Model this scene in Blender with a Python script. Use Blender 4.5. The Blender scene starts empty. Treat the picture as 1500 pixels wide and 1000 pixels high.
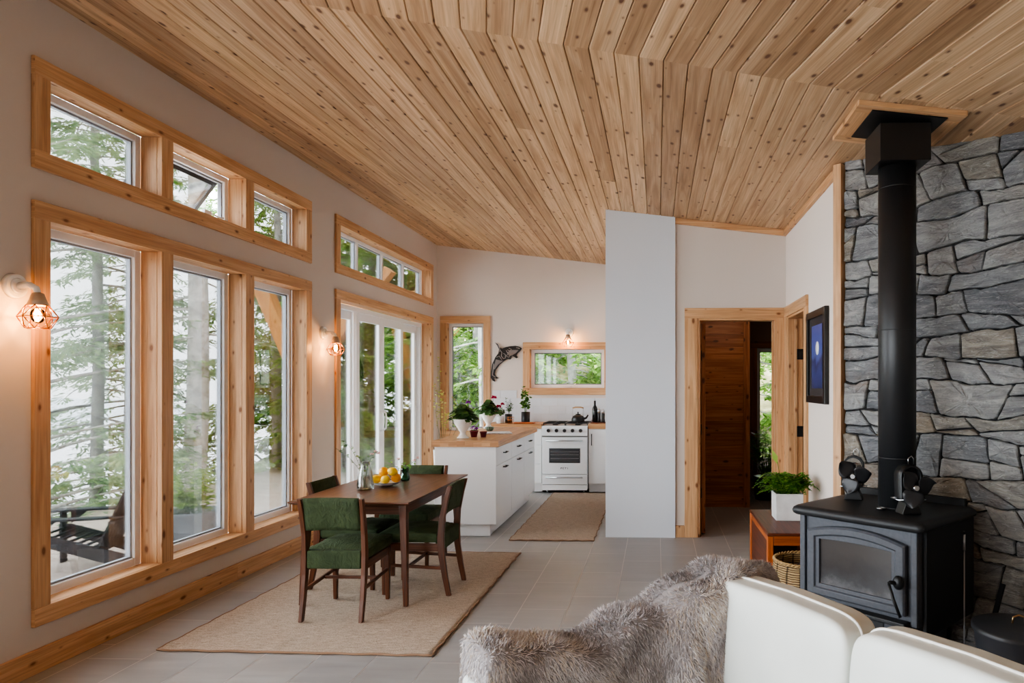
import bpy, bmesh, math, random
from mathutils import Vector, Matrix
from math import sin, cos, pi, sqrt, atan2, radians
R = random.Random(7)
sc = bpy.context.scene
col = sc.collection

# ------------------------------------------------------------------ mesh builder
class MB:
    def __init__(s):
        s.v = []; s.f = []; s.uv = []; s.m = []; s.sm = []; s.r = []
    def face(s, idx, uv=None, m=0, smooth=False, r=0.0):
        s.f.append(tuple(idx)); s.uv.append(uv or [(0, 0)] * len(idx)); s.m.append(m); s.sm.append(smooth); s.r.append(r)
    def add(s, pts):
        b = len(s.v); s.v.extend([tuple(p) for p in pts]); return b
    def box(s, lo, hi, m=0, M=None, r=None, grain=None):
        lo = list(lo); hi = list(hi)
        for i in range(3):
            if lo[i] > hi[i]: lo[i], hi[i] = hi[i], lo[i]
        d = [hi[i] - lo[i] for i in range(3)]
        a = grain if grain is not None else d.index(max(d))
        r = R.random() if r is None else r
        ou, ov = r * 37.0, r * 91.0
        c = [(lo[0], lo[1], lo[2]), (hi[0], lo[1], lo[2]), (hi[0], hi[1], lo[2]), (lo[0], hi[1], lo[2]),
             (lo[0], lo[1], hi[2]), (hi[0], lo[1], hi[2]), (hi[0], hi[1], hi[2]), (lo[0], hi[1], hi[2])]
        b = s.add([tuple(M @ Vector(p)) for p in c] if M is not None else c)
        for fi, ax in (((0, 3, 2, 1), 2), ((4, 5, 6, 7), 2), ((0, 1, 5, 4), 1), ((2, 3, 7, 6), 1), ((1, 2, 6, 5), 0), ((3, 0, 4, 7), 0)):
            oth = [k for k in range(3) if k != ax]
            if a in oth: ua = a; va = [k for k in oth if k != a][0]
            else: ua, va = oth
            s.face([b + i for i in fi], [(c[i][ua] + ou, c[i][va] + c[i][ax] * .5 + ov) for i in fi], m, False, r)
    def beam(s, p0, p1, w, h, m=0, up=(0, 0, 1), r=None):
        p0 = Vector(p0); p1 = Vector(p1); z = (p1 - p0); L = z.length; z.normalize()
        x = Vector(up).cross(z)
        if x.length < 1e-4: x = Vector((1, 0, 0)).cross(z)
        x.normalize(); y = z.cross(x)
        M = Matrix(((x.x, y.x, z.x, p0.x), (x.y, y.y, z.y, p0.y), (x.z, y.z, z.z, p0.z), (0, 0, 0, 1)))
        s.box((-w / 2, -h / 2, 0), (w / 2, h / 2, L), m, M, r, 2)
    def taper(s, secs, m=0, r=None, smooth=False):
        """secs: list of (center, wx, wy) rectangles in XY planes (legs)"""
        r = R.random() if r is None else r
        b = None; pz = 0
        n = len(secs)
        for i, (c, wx, wy) in enumerate(secs):
            q = s.add([(c[0] - wx / 2, c[1] - wy / 2, c[2]), (c[0] + wx / 2, c[1] - wy / 2, c[2]), (c[0] + wx / 2, c[1] + wy / 2, c[2]), (c[0] - wx / 2, c[1] + wy / 2, c[2])])
            if b is not None:
                for k in range(4):
                    k2 = (k + 1) % 4
                    s.face((b + k, b + k2, q + k2, q + k), [(pz + r * 37, k * .04 + r * 91), (pz + r * 37, k * .04 + .04 + r * 91), (c[2] + r * 37, k * .04 + .04 + r * 91), (c[2] + r * 37, k * .04 + r * 91)], m, smooth, r)
            else: s.face((q + 3, q + 2, q + 1, q), None, m, False, r)
            b = q; pz = c[2]
        s.face((b, b + 1, b + 2, b + 3), None, m, False, r)
        if secs[0][0][2] > secs[-1][0][2]:
            pass
    def cyl(s, p0, p1, r0, r1=None, n=12, m=0, caps=True, smooth=True, r=0.0):
        r1 = r0 if r1 is None else r1
        s.tube([p0, p1], [r0, r1], n, m, caps, smooth, r)
    def tube(s, pts, rad, n=8, m=0, caps=True, smooth=True, r=0.0, closed=False):
        pts = [Vector(p) for p in pts]; N = len(pts)
        if not hasattr(rad, '__len__'): rad = [rad] * N
        rings = []; px = None; L = 0
        for i, p in enumerate(pts):
            if closed: t = pts[(i + 1) % N] - pts[i - 1]
            else: t = pts[min(i + 1, N - 1)] - pts[max(i - 1, 0)]
            if t.length < 1e-9: t = Vector((0, 0, 1))
            t.normalize()
            if px is None:
                px = Vector((0, 0, 1)).cross(t)
                if px.length < 1e-3: px = Vector((1, 0, 0)).cross(t)
            px = px - t * px.dot(t); px.normalize(); py = t.cross(px)
            if i: L += (p - pts[i - 1]).length
            rings.append((s.add([p + (px * cos(2 * pi * k / n) + py * sin(2 * pi * k / n)) * rad[i] for k in range(n)]), L))
        segs = N if closed else N - 1
        for i in range(segs):
            a, la = rings[i]; b, lb = rings[(i + 1) % N]
            for k in range(n):
                k2 = (k + 1) % n
                u0, u1 = k / n, (k + 1) / n
                s.face((a + k, a + k2, b + k2, b + k), [(la, u0), (la, u1), (lb, u1), (lb, u0)], m, smooth, r)
        if caps and not closed:
            s.face([rings[0][0] + k for k in reversed(range(n))], None, m, False, r)
            s.face([rings[-1][0] + k for k in range(n)], None, m, False, r)
    def lathe(s, prof, c=(0, 0, 0), n=24, m=0, smooth=True, r=0.0, sx=1, sy=1, capb=False, capt=False):
        rings = []
        for (rr, z) in prof:
            rings.append(s.add([(c[0] + sx * rr * cos(2 * pi * k / n), c[1] + sy * rr * sin(2 * pi * k / n), c[2] + z) for k in range(n)]))
        for i in range(len(rings) - 1):
            for k in range(n):
                k2 = (k + 1) % n
                z0, z1 = prof[i][1], prof[i + 1][1]
                s.face((rings[i] + k, rings[i] + k2, rings[i + 1] + k2, rings[i + 1] + k), [(k / n, z0), ((k + 1) / n, z0), ((k + 1) / n, z1), (k / n, z1)], m, smooth, r)
        if capb: s.face([rings[0] + k for k in reversed(range(n))], None, m, False, r)
        if capt: s.face([rings[-1] + k for k in range(n)], None, m, False, r)
    def ball(s, c, rx, ry=None, rz=None, nu=14, nv=9, m=0, r=0.0, smooth=True):
        ry = ry or rx; rz = rz or rx
        b = s.add([(c[0], c[1], c[2] - rz)])
        for j in range(1, nv):
            a = -pi / 2 + pi * j / nv
            s.add([(c[0] + rx * cos(a) * cos(2 * pi * k / nu), c[1] + ry * cos(a) * sin(2 * pi * k / nu), c[2] + rz * sin(a)) for k in range(nu)])
        t = s.add([(c[0], c[1], c[2] + rz)])
        for k in range(nu):
            k2 = (k + 1) % nu
            s.face((b, b + 1 + k2, b + 1 + k), None, m, smooth, r)
            for j in range(nv - 2):
                q = b + 1 + j * nu
                s.face((q + k, q + k2, q + nu + k2, q + nu + k), None, m, smooth, r)
            q = b + 1 + (nv - 2) * nu
            s.face((q + k, q + k2, t), None, m, smooth, r)
    def grid(s, fn, nu, nv, m=0, smooth=True, r=0.0, closeu=False):
        b = s.add([fn(i / nu, j / nv) for j in range(nv + 1) for i in range(nu + 1)])
        for j in range(nv):
            for i in range(nu):
                a = b + j * (nu + 1) + i
                s.face((a, a + 1, a + nu + 2, a + nu + 1), [(i / nu, j / nv), ((i + 1) / nu, j / nv), ((i + 1) / nu, (j + 1) / nv), (i / nu, (j + 1) / nv)], m, smooth, r)
    def prism(s, poly, lo, hi, plane='xy', m=0, r=0.0, M=None, smooth=False):
        """extrude a polygon; plane: which two coords poly is in"""
        def P(a, b, c):
            p = {'xy': (a, b, c), 'xz': (a, c, b), 'yz': (c, a, b)}[plane]
            return tuple(M @ Vector(p)) if M is not None else p
        n = len(poly)
        b = s.add([P(x, y, lo) for x, y in poly]); t = s.add([P(x, y, hi) for x, y in poly])
        s.face([b + k for k in reversed(range(n))], [poly[k] for k in reversed(range(n))], m, False, r)
        s.face([t + k for k in range(n)], [poly[k] for k in range(n)], m, False, r)
        for k in range(n):
            k2 = (k + 1) % n
            s.face((b + k, b + k2, t + k2, t + k), [poly[k], poly[k2], poly[k2], poly[k]], m, smooth, r)
    def leaf(s, p, d, n, L, W, m=0, r=0.0):
        """flat diamond leaf"""
        p = Vector(p); d = Vector(d); n = Vector(n); w = d.cross(n)
        if w.length < 1e-5: w = Vector((1, 0, 0))
        w.normalize()
        b = s.add([p, p + d * L * .45 + w * W / 2, p + d * L, p + d * L * .45 - w * W / 2])
        s.face((b, b + 1, b + 2, b + 3), None, m, False, r)
    def build(s, name, mats, parent=None, bevel=0, subsurf=0, label=None, kind=None, fix=True, seg=2):
        me = bpy.data.meshes.new(name)
        me.from_pydata(s.v, [], s.f)
        if not isinstance(mats, (list, tuple)): mats = [mats]
        for x in mats: me.materials.append(x)
        me.polygons.foreach_set('material_index', s.m)
        me.polygons.foreach_set('use_smooth', s.sm)
        uvl = me.uv_layers.new(name='UVMap')
        flat = []
        for u in s.uv:
            for a in u: flat.extend((a[0], a[1]))
        uvl.data.foreach_set('uv', flat)
        at = me.attributes.new('rnd', 'FLOAT', 'FACE')
        at.data.foreach_set('value', s.r)
        me.update()
        if fix:
            bm = bmesh.new(); bm.from_mesh(me); bmesh.ops.recalc_face_normals(bm, faces=bm.faces); bm.to_mesh(me); bm.free()
        o = bpy.data.objects.new(name, me); col.objects.link(o)
        if parent: o.parent = parent
        if bevel:
            md = o.modifiers.new('bevel', 'BEVEL'); md.width = bevel; md.segments = seg; md.limit_method = 'ANGLE'; md.angle_limit = radians(40)
        if subsurf:
            md = o.modifiers.new('sub', 'SUBSURF'); md.levels = subsurf; md.render_levels = subsurf
        if label: o['label'] = label
        if kind: o['kind'] = kind
        return o

def thing(name, label, cat, loc=(0, 0, 0), rz=0, group=None):
    o = bpy.data.objects.new(name, None); col.objects.link(o); o.empty_display_size = .1
    o.location = loc; o.rotation_euler = (0, 0, rz); o['label'] = label; o['category'] = cat
    if group: o['group'] = group
    return o
def tag(o, label, cat, group=None, kind=None):
    o['label'] = label; o['category'] = cat
    if group: o['group'] = group
    if kind: o['kind'] = kind
    return o
def struct(name, mb, mats, label, cat, **k):
    o = mb.build(name, mats, **k); o['kind'] = 'structure'; o['label'] = label; o['category'] = cat
    return o
def dup(root, loc, rz, label, group=None):
    r = root.copy(); col.objects.link(r); r.location = loc; r.rotation_euler = (0, 0, rz); r['label'] = label
    if group: r['group'] = group
    for ch in list(root.children):
        c = ch.copy(); col.objects.link(c); c.parent = r
        for g in ch.children:
            d = g.copy(); col.objects.link(d); d.parent = c
    return r

# ------------------------------------------------------------------ materials
def S(h):
    """sRGB 0-255 triple -> linear"""
    return tuple(((c / 255) / 12.92 if c / 255 <= .04045 else (((c / 255) + .055) / 1.055) ** 2.4) for c in h) + (1,)
class N:
    def __init__(s, name):
        s.mat = bpy.data.materials.new(name); s.mat.use_nodes = True
        s.t = s.mat.node_tree; s.t.nodes.clear()
        s.out = s.t.nodes.new('ShaderNodeOutputMaterial')
    def n(s, ty, **k):
        x = s.t.nodes.new(ty)
        for a, b in k.items():
            if a.startswith('i_'):
                key = a[2:].replace('_', ' ')
                x.inputs[key].default_value = b
            else: setattr(x, a, b)
        return x
    def l(s, a, ao, b, bi):
        s.t.links.new(a.outputs[ao], b.inputs[bi])
    def bsdf(s, **k):
        b = s.t.nodes.new('ShaderNodeBsdfPrincipled')
        for a, v in k.items(): b.inputs[a.replace('_', ' ')].default_value = v
        s.l(b, 0, s.out, 0); return b
    def ramp(s, stops, fac=None, interp='LINEAR'):
        x = s.t.nodes.new('ShaderNodeValToRGB'); e = x.color_ramp.elements; x.color_ramp.interpolation = interp
        e[0].position = stops[0][0]; e[0].color = stops[0][1]; e[1].position = stops[-1][0]; e[1].color = stops[-1][1]
        for p, c in stops[1:-1]:
            q = e.new(p); q.color = c
        if fac: s.l(fac[0], fac[1], x, 0)
        return x
    def mix(s, fac, a, b, mode='MIX'):
        x = s.t.nodes.new('ShaderNodeMix'); x.data_type = 'RGBA'; x.blend_type = mode
        for k, v in ((0, fac), (6, a), (7, b)):
            if isinstance(v, tuple) and hasattr(v[0], 'outputs'): s.t.links.new(v[0].outputs[v[1]], x.inputs[k])
            else: x.inputs[k].default_value = v
        return x
    def math(s, op, a, b=0.0, clamp=False):
        x = s.t.nodes.new('ShaderNodeMath'); x.operation = op; x.use_clamp = clamp
        for k, v in ((0, a), (1, b)):
            if isinstance(v, tuple): s.t.links.new(v[0].outputs[v[1]], x.inputs[k])
            else: x.inputs[k].default_value = v
        return x
    def bump(s, b, src, strength=.3, dist=.01):
        x = s.t.nodes.new('ShaderNodeBump'); x.inputs['Strength'].default_value = strength; x.inputs['Distance'].default_value = dist
        s.t.links.new(src[0].outputs[src[1]], x.inputs['Height']); s.t.links.new(x.outputs[0], b.inputs['Normal']); return x
    def coord(s, kind, scale=(1, 1, 1)):
        if kind == 'UV': c = s.t.nodes.new('ShaderNodeUVMap')
        else: c = s.t.nodes.new('ShaderNodeTexCoord')
        mp = s.t.nodes.new('ShaderNodeMapping'); mp.inputs['Scale'].default_value = scale
        s.t.links.new(c.outputs[0 if kind == 'UV' else kind], mp.inputs[0]); return mp
    def noise(s, vec, scale=5, detail=4, rough=.5, dist=0):
        x = s.t.nodes.new('ShaderNodeTexNoise'); x.inputs['Scale'].default_value = scale; x.inputs['Detail'].default_value = detail
        x.inputs['Roughness'].default_value = rough; x.inputs['Distortion'].default_value = dist
        s.l(vec, 0, x, 'Vector'); return x
    def rnd(s):
        x = s.t.nodes.new('ShaderNodeAttribute'); x.attribute_name = 'rnd'; return x

def plain(name, c, rough=.5, metal=0, spec=.5, noise=0, nscale=20, bump=0, coat=0, sheen=0):
    g = N(name); b = g.bsdf(Base_Color=S(c), Roughness=rough, Metallic=metal, Specular_IOR_Level=spec, Coat_Weight=coat, Sheen_Weight=sheen)
    if noise or bump:
        v = g.coord('Object'); x = g.noise(v, nscale, 5)
        if noise:
            lo = S([max(0, k * (1 - noise)) for k in c]); hi = S([min(255, k * (1 + noise)) for k in c])
            r = g.ramp([(.3, lo), (.7, hi)], (x, 0)); g.l(r, 0, b, 'Base Color')
        if bump: g.bump(b, (x, 0), bump, .01)
    return g.mat

def wood(name, light, mid, dark, rough=.5, gs=1.0, knots=True, var=.25, knotcol=(95, 58, 34), bump=.08, kd=1.0, kr=.145):
    g = N(name); b = g.bsdf(Roughness=rough, Specular_IOR_Level=.35)
    v = g.coord('UV', (1.1 * gs, 22 * gs, 1))
    big = g.noise(v, 1.0, 6, .55, 1.2)
    v2 = g.coord('UV', (3 * gs, 160 * gs, 1)); fine = g.noise(v2, 1.0, 3, .6)
    r = g.ramp([(.28, S(dark)), (.48, S(mid)), (.68, S(light))], (big, 0))
    fr = g.ramp([(.3, (.78, .78, .78, 1)), (.65, (1.05, 1.05, 1.05, 1))], (fine, 0))
    m1 = g.mix(1.0, (r, 0), (fr, 0), 'MULTIPLY')
    rd = g.rnd()
    tint = g.ramp([(0, (1 - var, 1 - var * 1.15, 1 - var * 1.25, 1)), (.5, (1, 1, 1, 1)), (1, (1 + var * .45, 1 + var * .45, 1 + var * .4, 1))], (rd, 2))
    m2 = g.mix(1.0, (m1, 2), (tint, 0), 'MULTIPLY')
    src = m2
    if knots:
        kv = g.coord('UV', (4.2 * kd, 8.5 * kd, 1)); kn = g.noise(kv, 1.3, 2); 
        ad = g.n('ShaderNodeVectorMath', operation='MULTIPLY_ADD'); ad.inputs[1].default_value = (.12, .12, 0)
        g.l(kn, 1, ad, 0); g.l(kv, 0, ad, 2)
        vo = g.n('ShaderNodeTexVoronoi', feature='F1', voronoi_dimensions='2D'); vo.inputs['Scale'].default_value = 1; vo.inputs['Randomness'].default_value = 1
        g.l(ad, 0, vo, 'Vector')
        sel = g.n('ShaderNodeSeparateColor'); g.l(vo, 'Color', sel, 0)
        rad = g.math('MULTIPLY', (sel, 0), kr); rad2 = g.math('SUBTRACT', (rad, 0), .05)
        dd = g.math('SUBTRACT', (vo, 'Distance'), (rad2, 0))
        mk = g.ramp([(0, (1, 1, 1, 1)), (.5, (.35, .35, .35, 1)), (1, (0, 0, 0, 1))])
        sc2 = g.math('MULTIPLY', (dd, 0), 11.0, True); g.l(sc2, 0, mk, 0)
        src = g.mix((mk, 0), (m2, 2), S(knotcol))
    g.l(src, 2, b, 'Base Color')
    g.bump(b, (fine, 0), bump, .004)
    return g.mat

CEDAR = wood('cedar_trim', (224, 182, 140), (210, 164, 120), (188, 140, 98), .45, var=.12, kd=.9, knotcol=(128, 84, 52), kr=.115)
PLANK = wood('cedar_ceiling', (222, 192, 158), (202, 168, 132), (172, 136, 102), .5, gs=.8, var=.30, knotcol=(104, 72, 52), kd=1.0, kr=.125)
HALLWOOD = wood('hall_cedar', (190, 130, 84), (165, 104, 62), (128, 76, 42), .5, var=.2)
WALNUT = wood('walnut', (122, 78, 54), (98, 60, 40), (70, 42, 28), .32, gs=1.5, knots=False, var=.12)
TEAK = wood('teak', (198, 112, 56), (176, 92, 42), (140, 68, 30), .4, gs=1.3, knots=False, var=.1)
TEAKD = wood('teak_dark', (118, 62, 40), (98, 50, 32), (74, 36, 24), .4, gs=1.3, knots=False, var=.1)
BUTCHER = wood('butcher_block', (212, 166, 122), (196, 146, 102), (172, 122, 82), .4, gs=1.2, knots=False, var=.12)
DECKW = wood('deck_wood', (236, 222, 210), (224, 206, 192), (200, 182, 168), .7, knots=False, var=.15)
TIMBER = wood('fir_timber', (240, 178, 110), (226, 158, 92), (196, 124, 66), .5, knots=False, var=.1)
def wall_mat(name, c, c2=None):
    g = N(name); b = g.bsdf(Base_Color=S(c), Roughness=.85, Specular_IOR_Level=.2)
    v = g.coord('Object'); x = g.noise(v, 180, 3); g.bump(b, (x, 0), .06, .002)
    y = g.noise(v, .7, 2); r = g.ramp([(.3, S(c)), (.7, S(c2 or c))], (y, 0)); g.l(r, 0, b, 'Base Color')
    return g.mat
WALL = wall_mat('warm_white_plaster', (226, 215, 205), (230, 220, 211))
WALLC = wall_mat('cool_white_plaster', (216, 222, 230), (220, 226, 233))
WALLR = wall_mat('greige_plaster', (214, 205, 196), (218, 209, 201))
WHITE = plain('white_paint', (238, 238, 238), .35)
VINYL = plain('white_vinyl', (240, 241, 243), .3)
ENAMEL = plain('white_enamel', (240, 242, 244), .18, coat=.3)
CERAM = plain('white_ceramic', (238, 237, 234), .22)
BLACK = plain('black_metal', (24, 24, 25), .42)
IRON = plain('stove_iron', (78, 81, 88), .5, noise=.06, nscale=60, bump=.03)
IROND = plain('stove_iron_dark', (34, 35, 37), .5, noise=.05, nscale=60)
PIPEM = plain('flue_black', (36, 37, 39), .42)
STEEL = plain('brushed_steel', (196, 198, 200), .3, 1)
COPPER = plain('copper_cage', (190, 128, 82), .3, 1)
GREEN = plain('green_cloth', (44, 68, 40), .62, noise=.10, nscale=14, bump=.15, sheen=.1)
GREY_POT = plain('pale_concrete', (214, 214, 214), .6, noise=.05, nscale=12)
LEATHER = plain('white_leather', (226, 229, 224), .36, noise=.02, nscale=6, bump=.04)
PIPING = plain('white_piping', (244, 244, 240), .4)
ADIR = plain('charcoal_painted_wood', (52, 54, 58), .5, noise=.12, nscale=10)
POTG = plain('slate_glaze', (150, 160, 168), .4, noise=.1, nscale=5)
MAROON = plain('maroon_plastic', (110, 42, 58), .4)
DARKGL = plain('dark_bottle', (18, 20, 20), .12)
LEMON = plain('lemon_skin', (240, 196, 40), .4, noise=.05, nscale=30, bump=.1)
ORANGE = plain('orange_skin', (240, 168, 30), .4, noise=.05, nscale=40, bump=.12)
TRUNKL = plain('pale_bark', (206, 200, 196), .9, noise=.18, nscale=9, bump=.8)
TRUNKD = plain('grey_bark', (160, 158, 156), .9, noise=.2, nscale=7, bump=.8)
def leafmat(name, a, b_, c=None, trans=.35):
    g = N(name); rd = g.rnd()
    r = g.ramp([(0, S(a)), (.6, S(b_)), (1, S(c or b_))], (rd, 2))
    d = g.n('ShaderNodeBsdfPrincipled', i_Roughness=.5); g.l(r, 0, d, 'Base Color'); d.inputs['Specular IOR Level'].default_value = .3
    t = g.n('ShaderNodeBsdfTranslucent'); g.l(r, 0, t, 0)
    m = g.n('ShaderNodeMixShader'); m.inputs[0].default_value = trans; g.l(d, 0, m, 1); g.l(t, 0, m, 2); g.l(m, 0, g.out, 0)
    return g.mat
LF_DARK = leafmat('needle_dark', (108, 138, 104), (152, 182, 132), (190, 214, 148), .5)  # needles lightened, outdoor haze put into their colour
LF_PALE = leafmat('needle_hazy', (146, 172, 140), (180, 202, 162), (208, 226, 168), .5)  # palest needles, pale albedo stands in for haze in the air
LF_BRIGHT = leafmat('cedar_bright', (98, 136, 66), (146, 184, 92), (198, 222, 130), .5)
LF_POT = leafmat('houseplant', (62, 112, 40), (100, 160, 62), (172, 206, 100), .35)
LF_GER = leafmat('geranium_leaf', (38, 64, 36), (66, 104, 52), (112, 148, 80), .25)
LF_SAGE = leafmat('eucalyptus', (70, 92, 62), (110, 132, 92), (150, 160, 110), .2)
PET_MAG = leafmat('magenta_petals', (150, 10, 60), (190, 16, 70), (205, 40, 100), .2)
PET_PUR = leafmat('purple_petals', (110, 20, 130), (150, 40, 170), (180, 60, 190), .2)
PET_PNK = leafmat('pink_petals', (222, 170, 170), (236, 200, 196), None, .2)
def glass_mat(name, tint=(1, 1, 1, 1), refl=.9, haze=0.0):
    g = N(name); t = g.n('ShaderNodeBsdfTransparent'); t.inputs[0].default_value = tint
    gl = g.n('ShaderNodeBsdfGlossy'); gl.inputs['Roughness'].default_value = .0
    f = g.n('ShaderNodeFresnel'); f.inputs[0].default_value = 1.45
    k = g.math('MULTIPLY', (f, 0), refl)
    m = g.n('ShaderNodeMixShader'); g.l(k, 0, m, 0); g.l(t, 0, m, 1); g.l(gl, 0, m, 2); g.l(m, 0, g.out, 0)
    return g.mat
GLASS = glass_mat('window_glass')
VASEG = glass_mat('clear_vase_glass', (.97, .985, .98, 1), .7)
VASEGR = glass_mat('green_vase_glass', (.52, .80, .70, 1), .9)
WATERV = glass_mat('vase_water', (.93, .96, .94, 1), .6)
FIREGL = plain('oven_glass', (70, 72, 76), .08, coat=.5)

def emis(name, c, st):
    g = N(name); e = g.n('ShaderNodeEmission'); e.inputs[0].default_value = c; e.inputs[1].default_value = st; g.l(e, 0, g.out, 0); return g.mat
BULB = emis('warm_filament', (1, .55, .2, 1), 28)
BULBG = glass_mat('amber_bulb_glass', (1, .86, .6, 1), 1.5)

def tile_mat():
    g = N('grey_tile'); b = g.bsdf(Roughness=.38, Specular_IOR_Level=.45)
    v = g.coord('UV', (1.2, 9, 1)); x = g.noise(v, 1.4, 6, .6, .6)
    r = g.ramp([(.3, S((148, 146, 144))), (.7, S((166, 164, 162)))], (x, 0))
    rd = g.rnd(); t = g.ramp([(0, (.93, .93, .94, 1)), (1, (1.05, 1.04, 1.03, 1))], (rd, 2))
    m = g.mix(1.0, (r, 0), (t, 0), 'MULTIPLY'); g.l(m, 2, b, 'Base Color')
    rr = g.ramp([(.3, (.36,) * 3 + (1,)), (.7, (.5,) * 3 + (1,))], (x, 0)); g.l(rr, 0, b, 'Roughness')
    g.bump(b, (x, 0), .05, .003); return g.mat
TILE = tile_mat()
GROUT = plain('grout', (208, 203, 196), .9)
def jute_mat():
    g = N('jute_weave'); b = g.bsdf(Roughness=.95, Specular_IOR_Level=.1)
    v = g.coord('Object', (1, 1, 1)); st = g.coord('Object', (9, 60, 1))
    n1 = g.noise(st, 1.6, 4, .6); n2 = g.noise(v, 150, 2)
    mx = g.math('ADD', (n1, 0), (n2, 0)); mh = g.math('MULTIPLY', (mx, 0), .5)
    r = g.ramp([(.32, S((166, 146, 126))), (.5, S((204, 184, 164))), (.66, S((228, 212, 194)))], (mh, 0)); g.l(r, 0, b, 'Base Color')
    w = g.n('ShaderNodeTexWave', wave_type='BANDS', bands_direction='Y'); w.inputs['Scale'].default_value = 26; w.inputs['Distortion'].default_value = 1.5; w.inputs['Detail'].default_value = 2
    g.l(v, 0, w, 'Vector'); ad = g.math('ADD', (w, 1), (n2, 0)); g.bump(b, (ad, 0), .8, .012)
    return g.mat
JUTE = jute_mat()
def wicker_mat():
    g = N('seagrass_weave'); b = g.bsdf(Roughness=.8)
    v = g.coord('UV', (1, 1, 1)); w = g.n('ShaderNodeTexWave', wave_type='BANDS', bands_direction='Y'); w.inputs['Scale'].default_value = 22; w.inputs['Distortion'].default_value = 3; w.inputs['Detail'].default_value = 2
    g.l(v, 0, w, 'Vector')
    w2 = g.n('ShaderNodeTexWave', wave_type='BANDS', bands_direction='X'); w2.inputs['Scale'].default_value = 4.5; w2.inputs['Distortion'].default_value = .6; g.l(v, 0, w2, 'Vector')
    q = g.ramp([(0, S((66, 46, 26))), (.18, S((150, 118, 78))), (1, S((206, 176, 130)))], (w, 1))
    q2 = g.ramp([(0, (.2, .17, .14, 1)), (.12, (1, 1, 1, 1))], (w2, 1)); m = g.mix(1.0, (q, 0), (q2, 0), 'MULTIPLY'); g.l(m, 2, b, 'Base Color')
    g.bump(b, (w, 1), .8, .01); return g.mat
WICKER = wicker_mat()
def stone_mat():
    g = N('quarried_stone'); b = g.bsdf(Roughness=.8, Specular_IOR_Level=.3)
    rd = g.rnd(); v = g.coord('Object')
    wn = g.n('ShaderNodeTexWhiteNoise', noise_dimensions='1D'); g.l(rd, 2, wn, 'W')
    off = g.n('ShaderNodeVectorMath', operation='MULTIPLY_ADD'); off.inputs[1].default_value = (30, 30, 30); g.l(wn, 1, off, 0); g.l(v, 0, off, 2)
    mp = g.n('ShaderNodeMapping'); mp.inputs['Scale'].default_value = (2.5, 2.5, 9); g.l(off, 0, mp, 0)
    n1 = g.noise(mp, 1.5, 8, .62, 1.5); n2 = g.noise(off, 26, 6, .7); 
    base = g.ramp([(0, S((118, 120, 124))), (.25, S((140, 142, 144))), (.5, S((156, 157, 157))), (.75, S((162, 162, 160))), (.9, S((152, 147, 138))), (1, S((146, 136, 122)))], (rd, 2))
    sh = g.ramp([(.3, (.58, .58, .60, 1)), (.5, (.95, .95, .95, 1)), (.7, (1.35, 1.34, 1.31, 1))], (n1, 0))
    m1 = g.mix(1.0, (base, 0), (sh, 0), 'MULTIPLY')
    n3 = g.noise(off, 3.2, 3, .5); selr = g.math('MULTIPLY', (n3, 0), (wn, 0)); rst = g.ramp([(.42, (0, 0, 0, 1)), (.62, (.4, .4, .4, 1))], (selr, 0))
    m2 = g.mix((rst, 0), (m1, 2), S((142, 108, 78)))
    vm = g.n('ShaderNodeMapping'); vm.inputs['Rotation'].default_value = (0, .5, 0); vm.inputs['Scale'].default_value = (1.5, 1.5, 14); g.l(off, 0, vm, 0)
    vn = g.noise(vm, 1.6, 5, .5, 2.2); vr = g.ramp([(.485, (0, 0, 0, 1)), (.5, (.5, .5, .5, 1)), (.515, (0, 0, 0, 1))], (vn, 0))
    m3 = g.mix((vr, 0), (m2, 2), S((206, 206, 204))); g.l(m3, 2, b, 'Base Color')
    ad = g.math('ADD', (n1, 0), (n2, 0)); g.bump(b, (ad, 0), 1.0, .022); return g.mat
STONE = stone_mat()
MORTAR = plain('dark_joint', (46, 46, 48), .95)
def fur_mat():
    g = N('faux_fur'); b = g.bsdf(Roughness=.75, Specular_IOR_Level=.25, Sheen_Weight=.3)
    rd = g.rnd(); r = g.ramp([(0, S((122, 114, 112))), (.35, S((172, 165, 165))), (.6, S((204, 199, 201))), (.82, S((198, 180, 160))), (1, S((238, 235, 234)))], (rd, 2))
    g.l(r, 0, b, 'Base Color'); return g.mat
FUR = fur_mat()

# ------------------------------------------------------------------ key dimensions
LW = -3.22; BW = 9.9; RW = 1.256; HW = 6.70
CZ = lambda x: 3.145 - .12 * x
FOLD = lambda x: 3.47 + .117 * x
WANG = radians(14); D = Vector((-sin(WANG), cos(WANG), 0))

# ------------------------------------------------------------------ camera
cam_d = bpy.data.cameras.new('camera'); cam = bpy.data.objects.new('camera', cam_d); col.objects.link(cam)
cam_d.sensor_width = 36; cam_d.lens = 24.0; cam_d.shift_x = -(925 - 750) / 1500; cam_d.shift_y = 62 / 1500
cam_d.clip_start = .05; cam_d.clip_end = 400
cam.location = (0, 0, 1.5); cam.rotation_euler = (radians(90), 0, math.atan(.037))
sc.camera = cam

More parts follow.
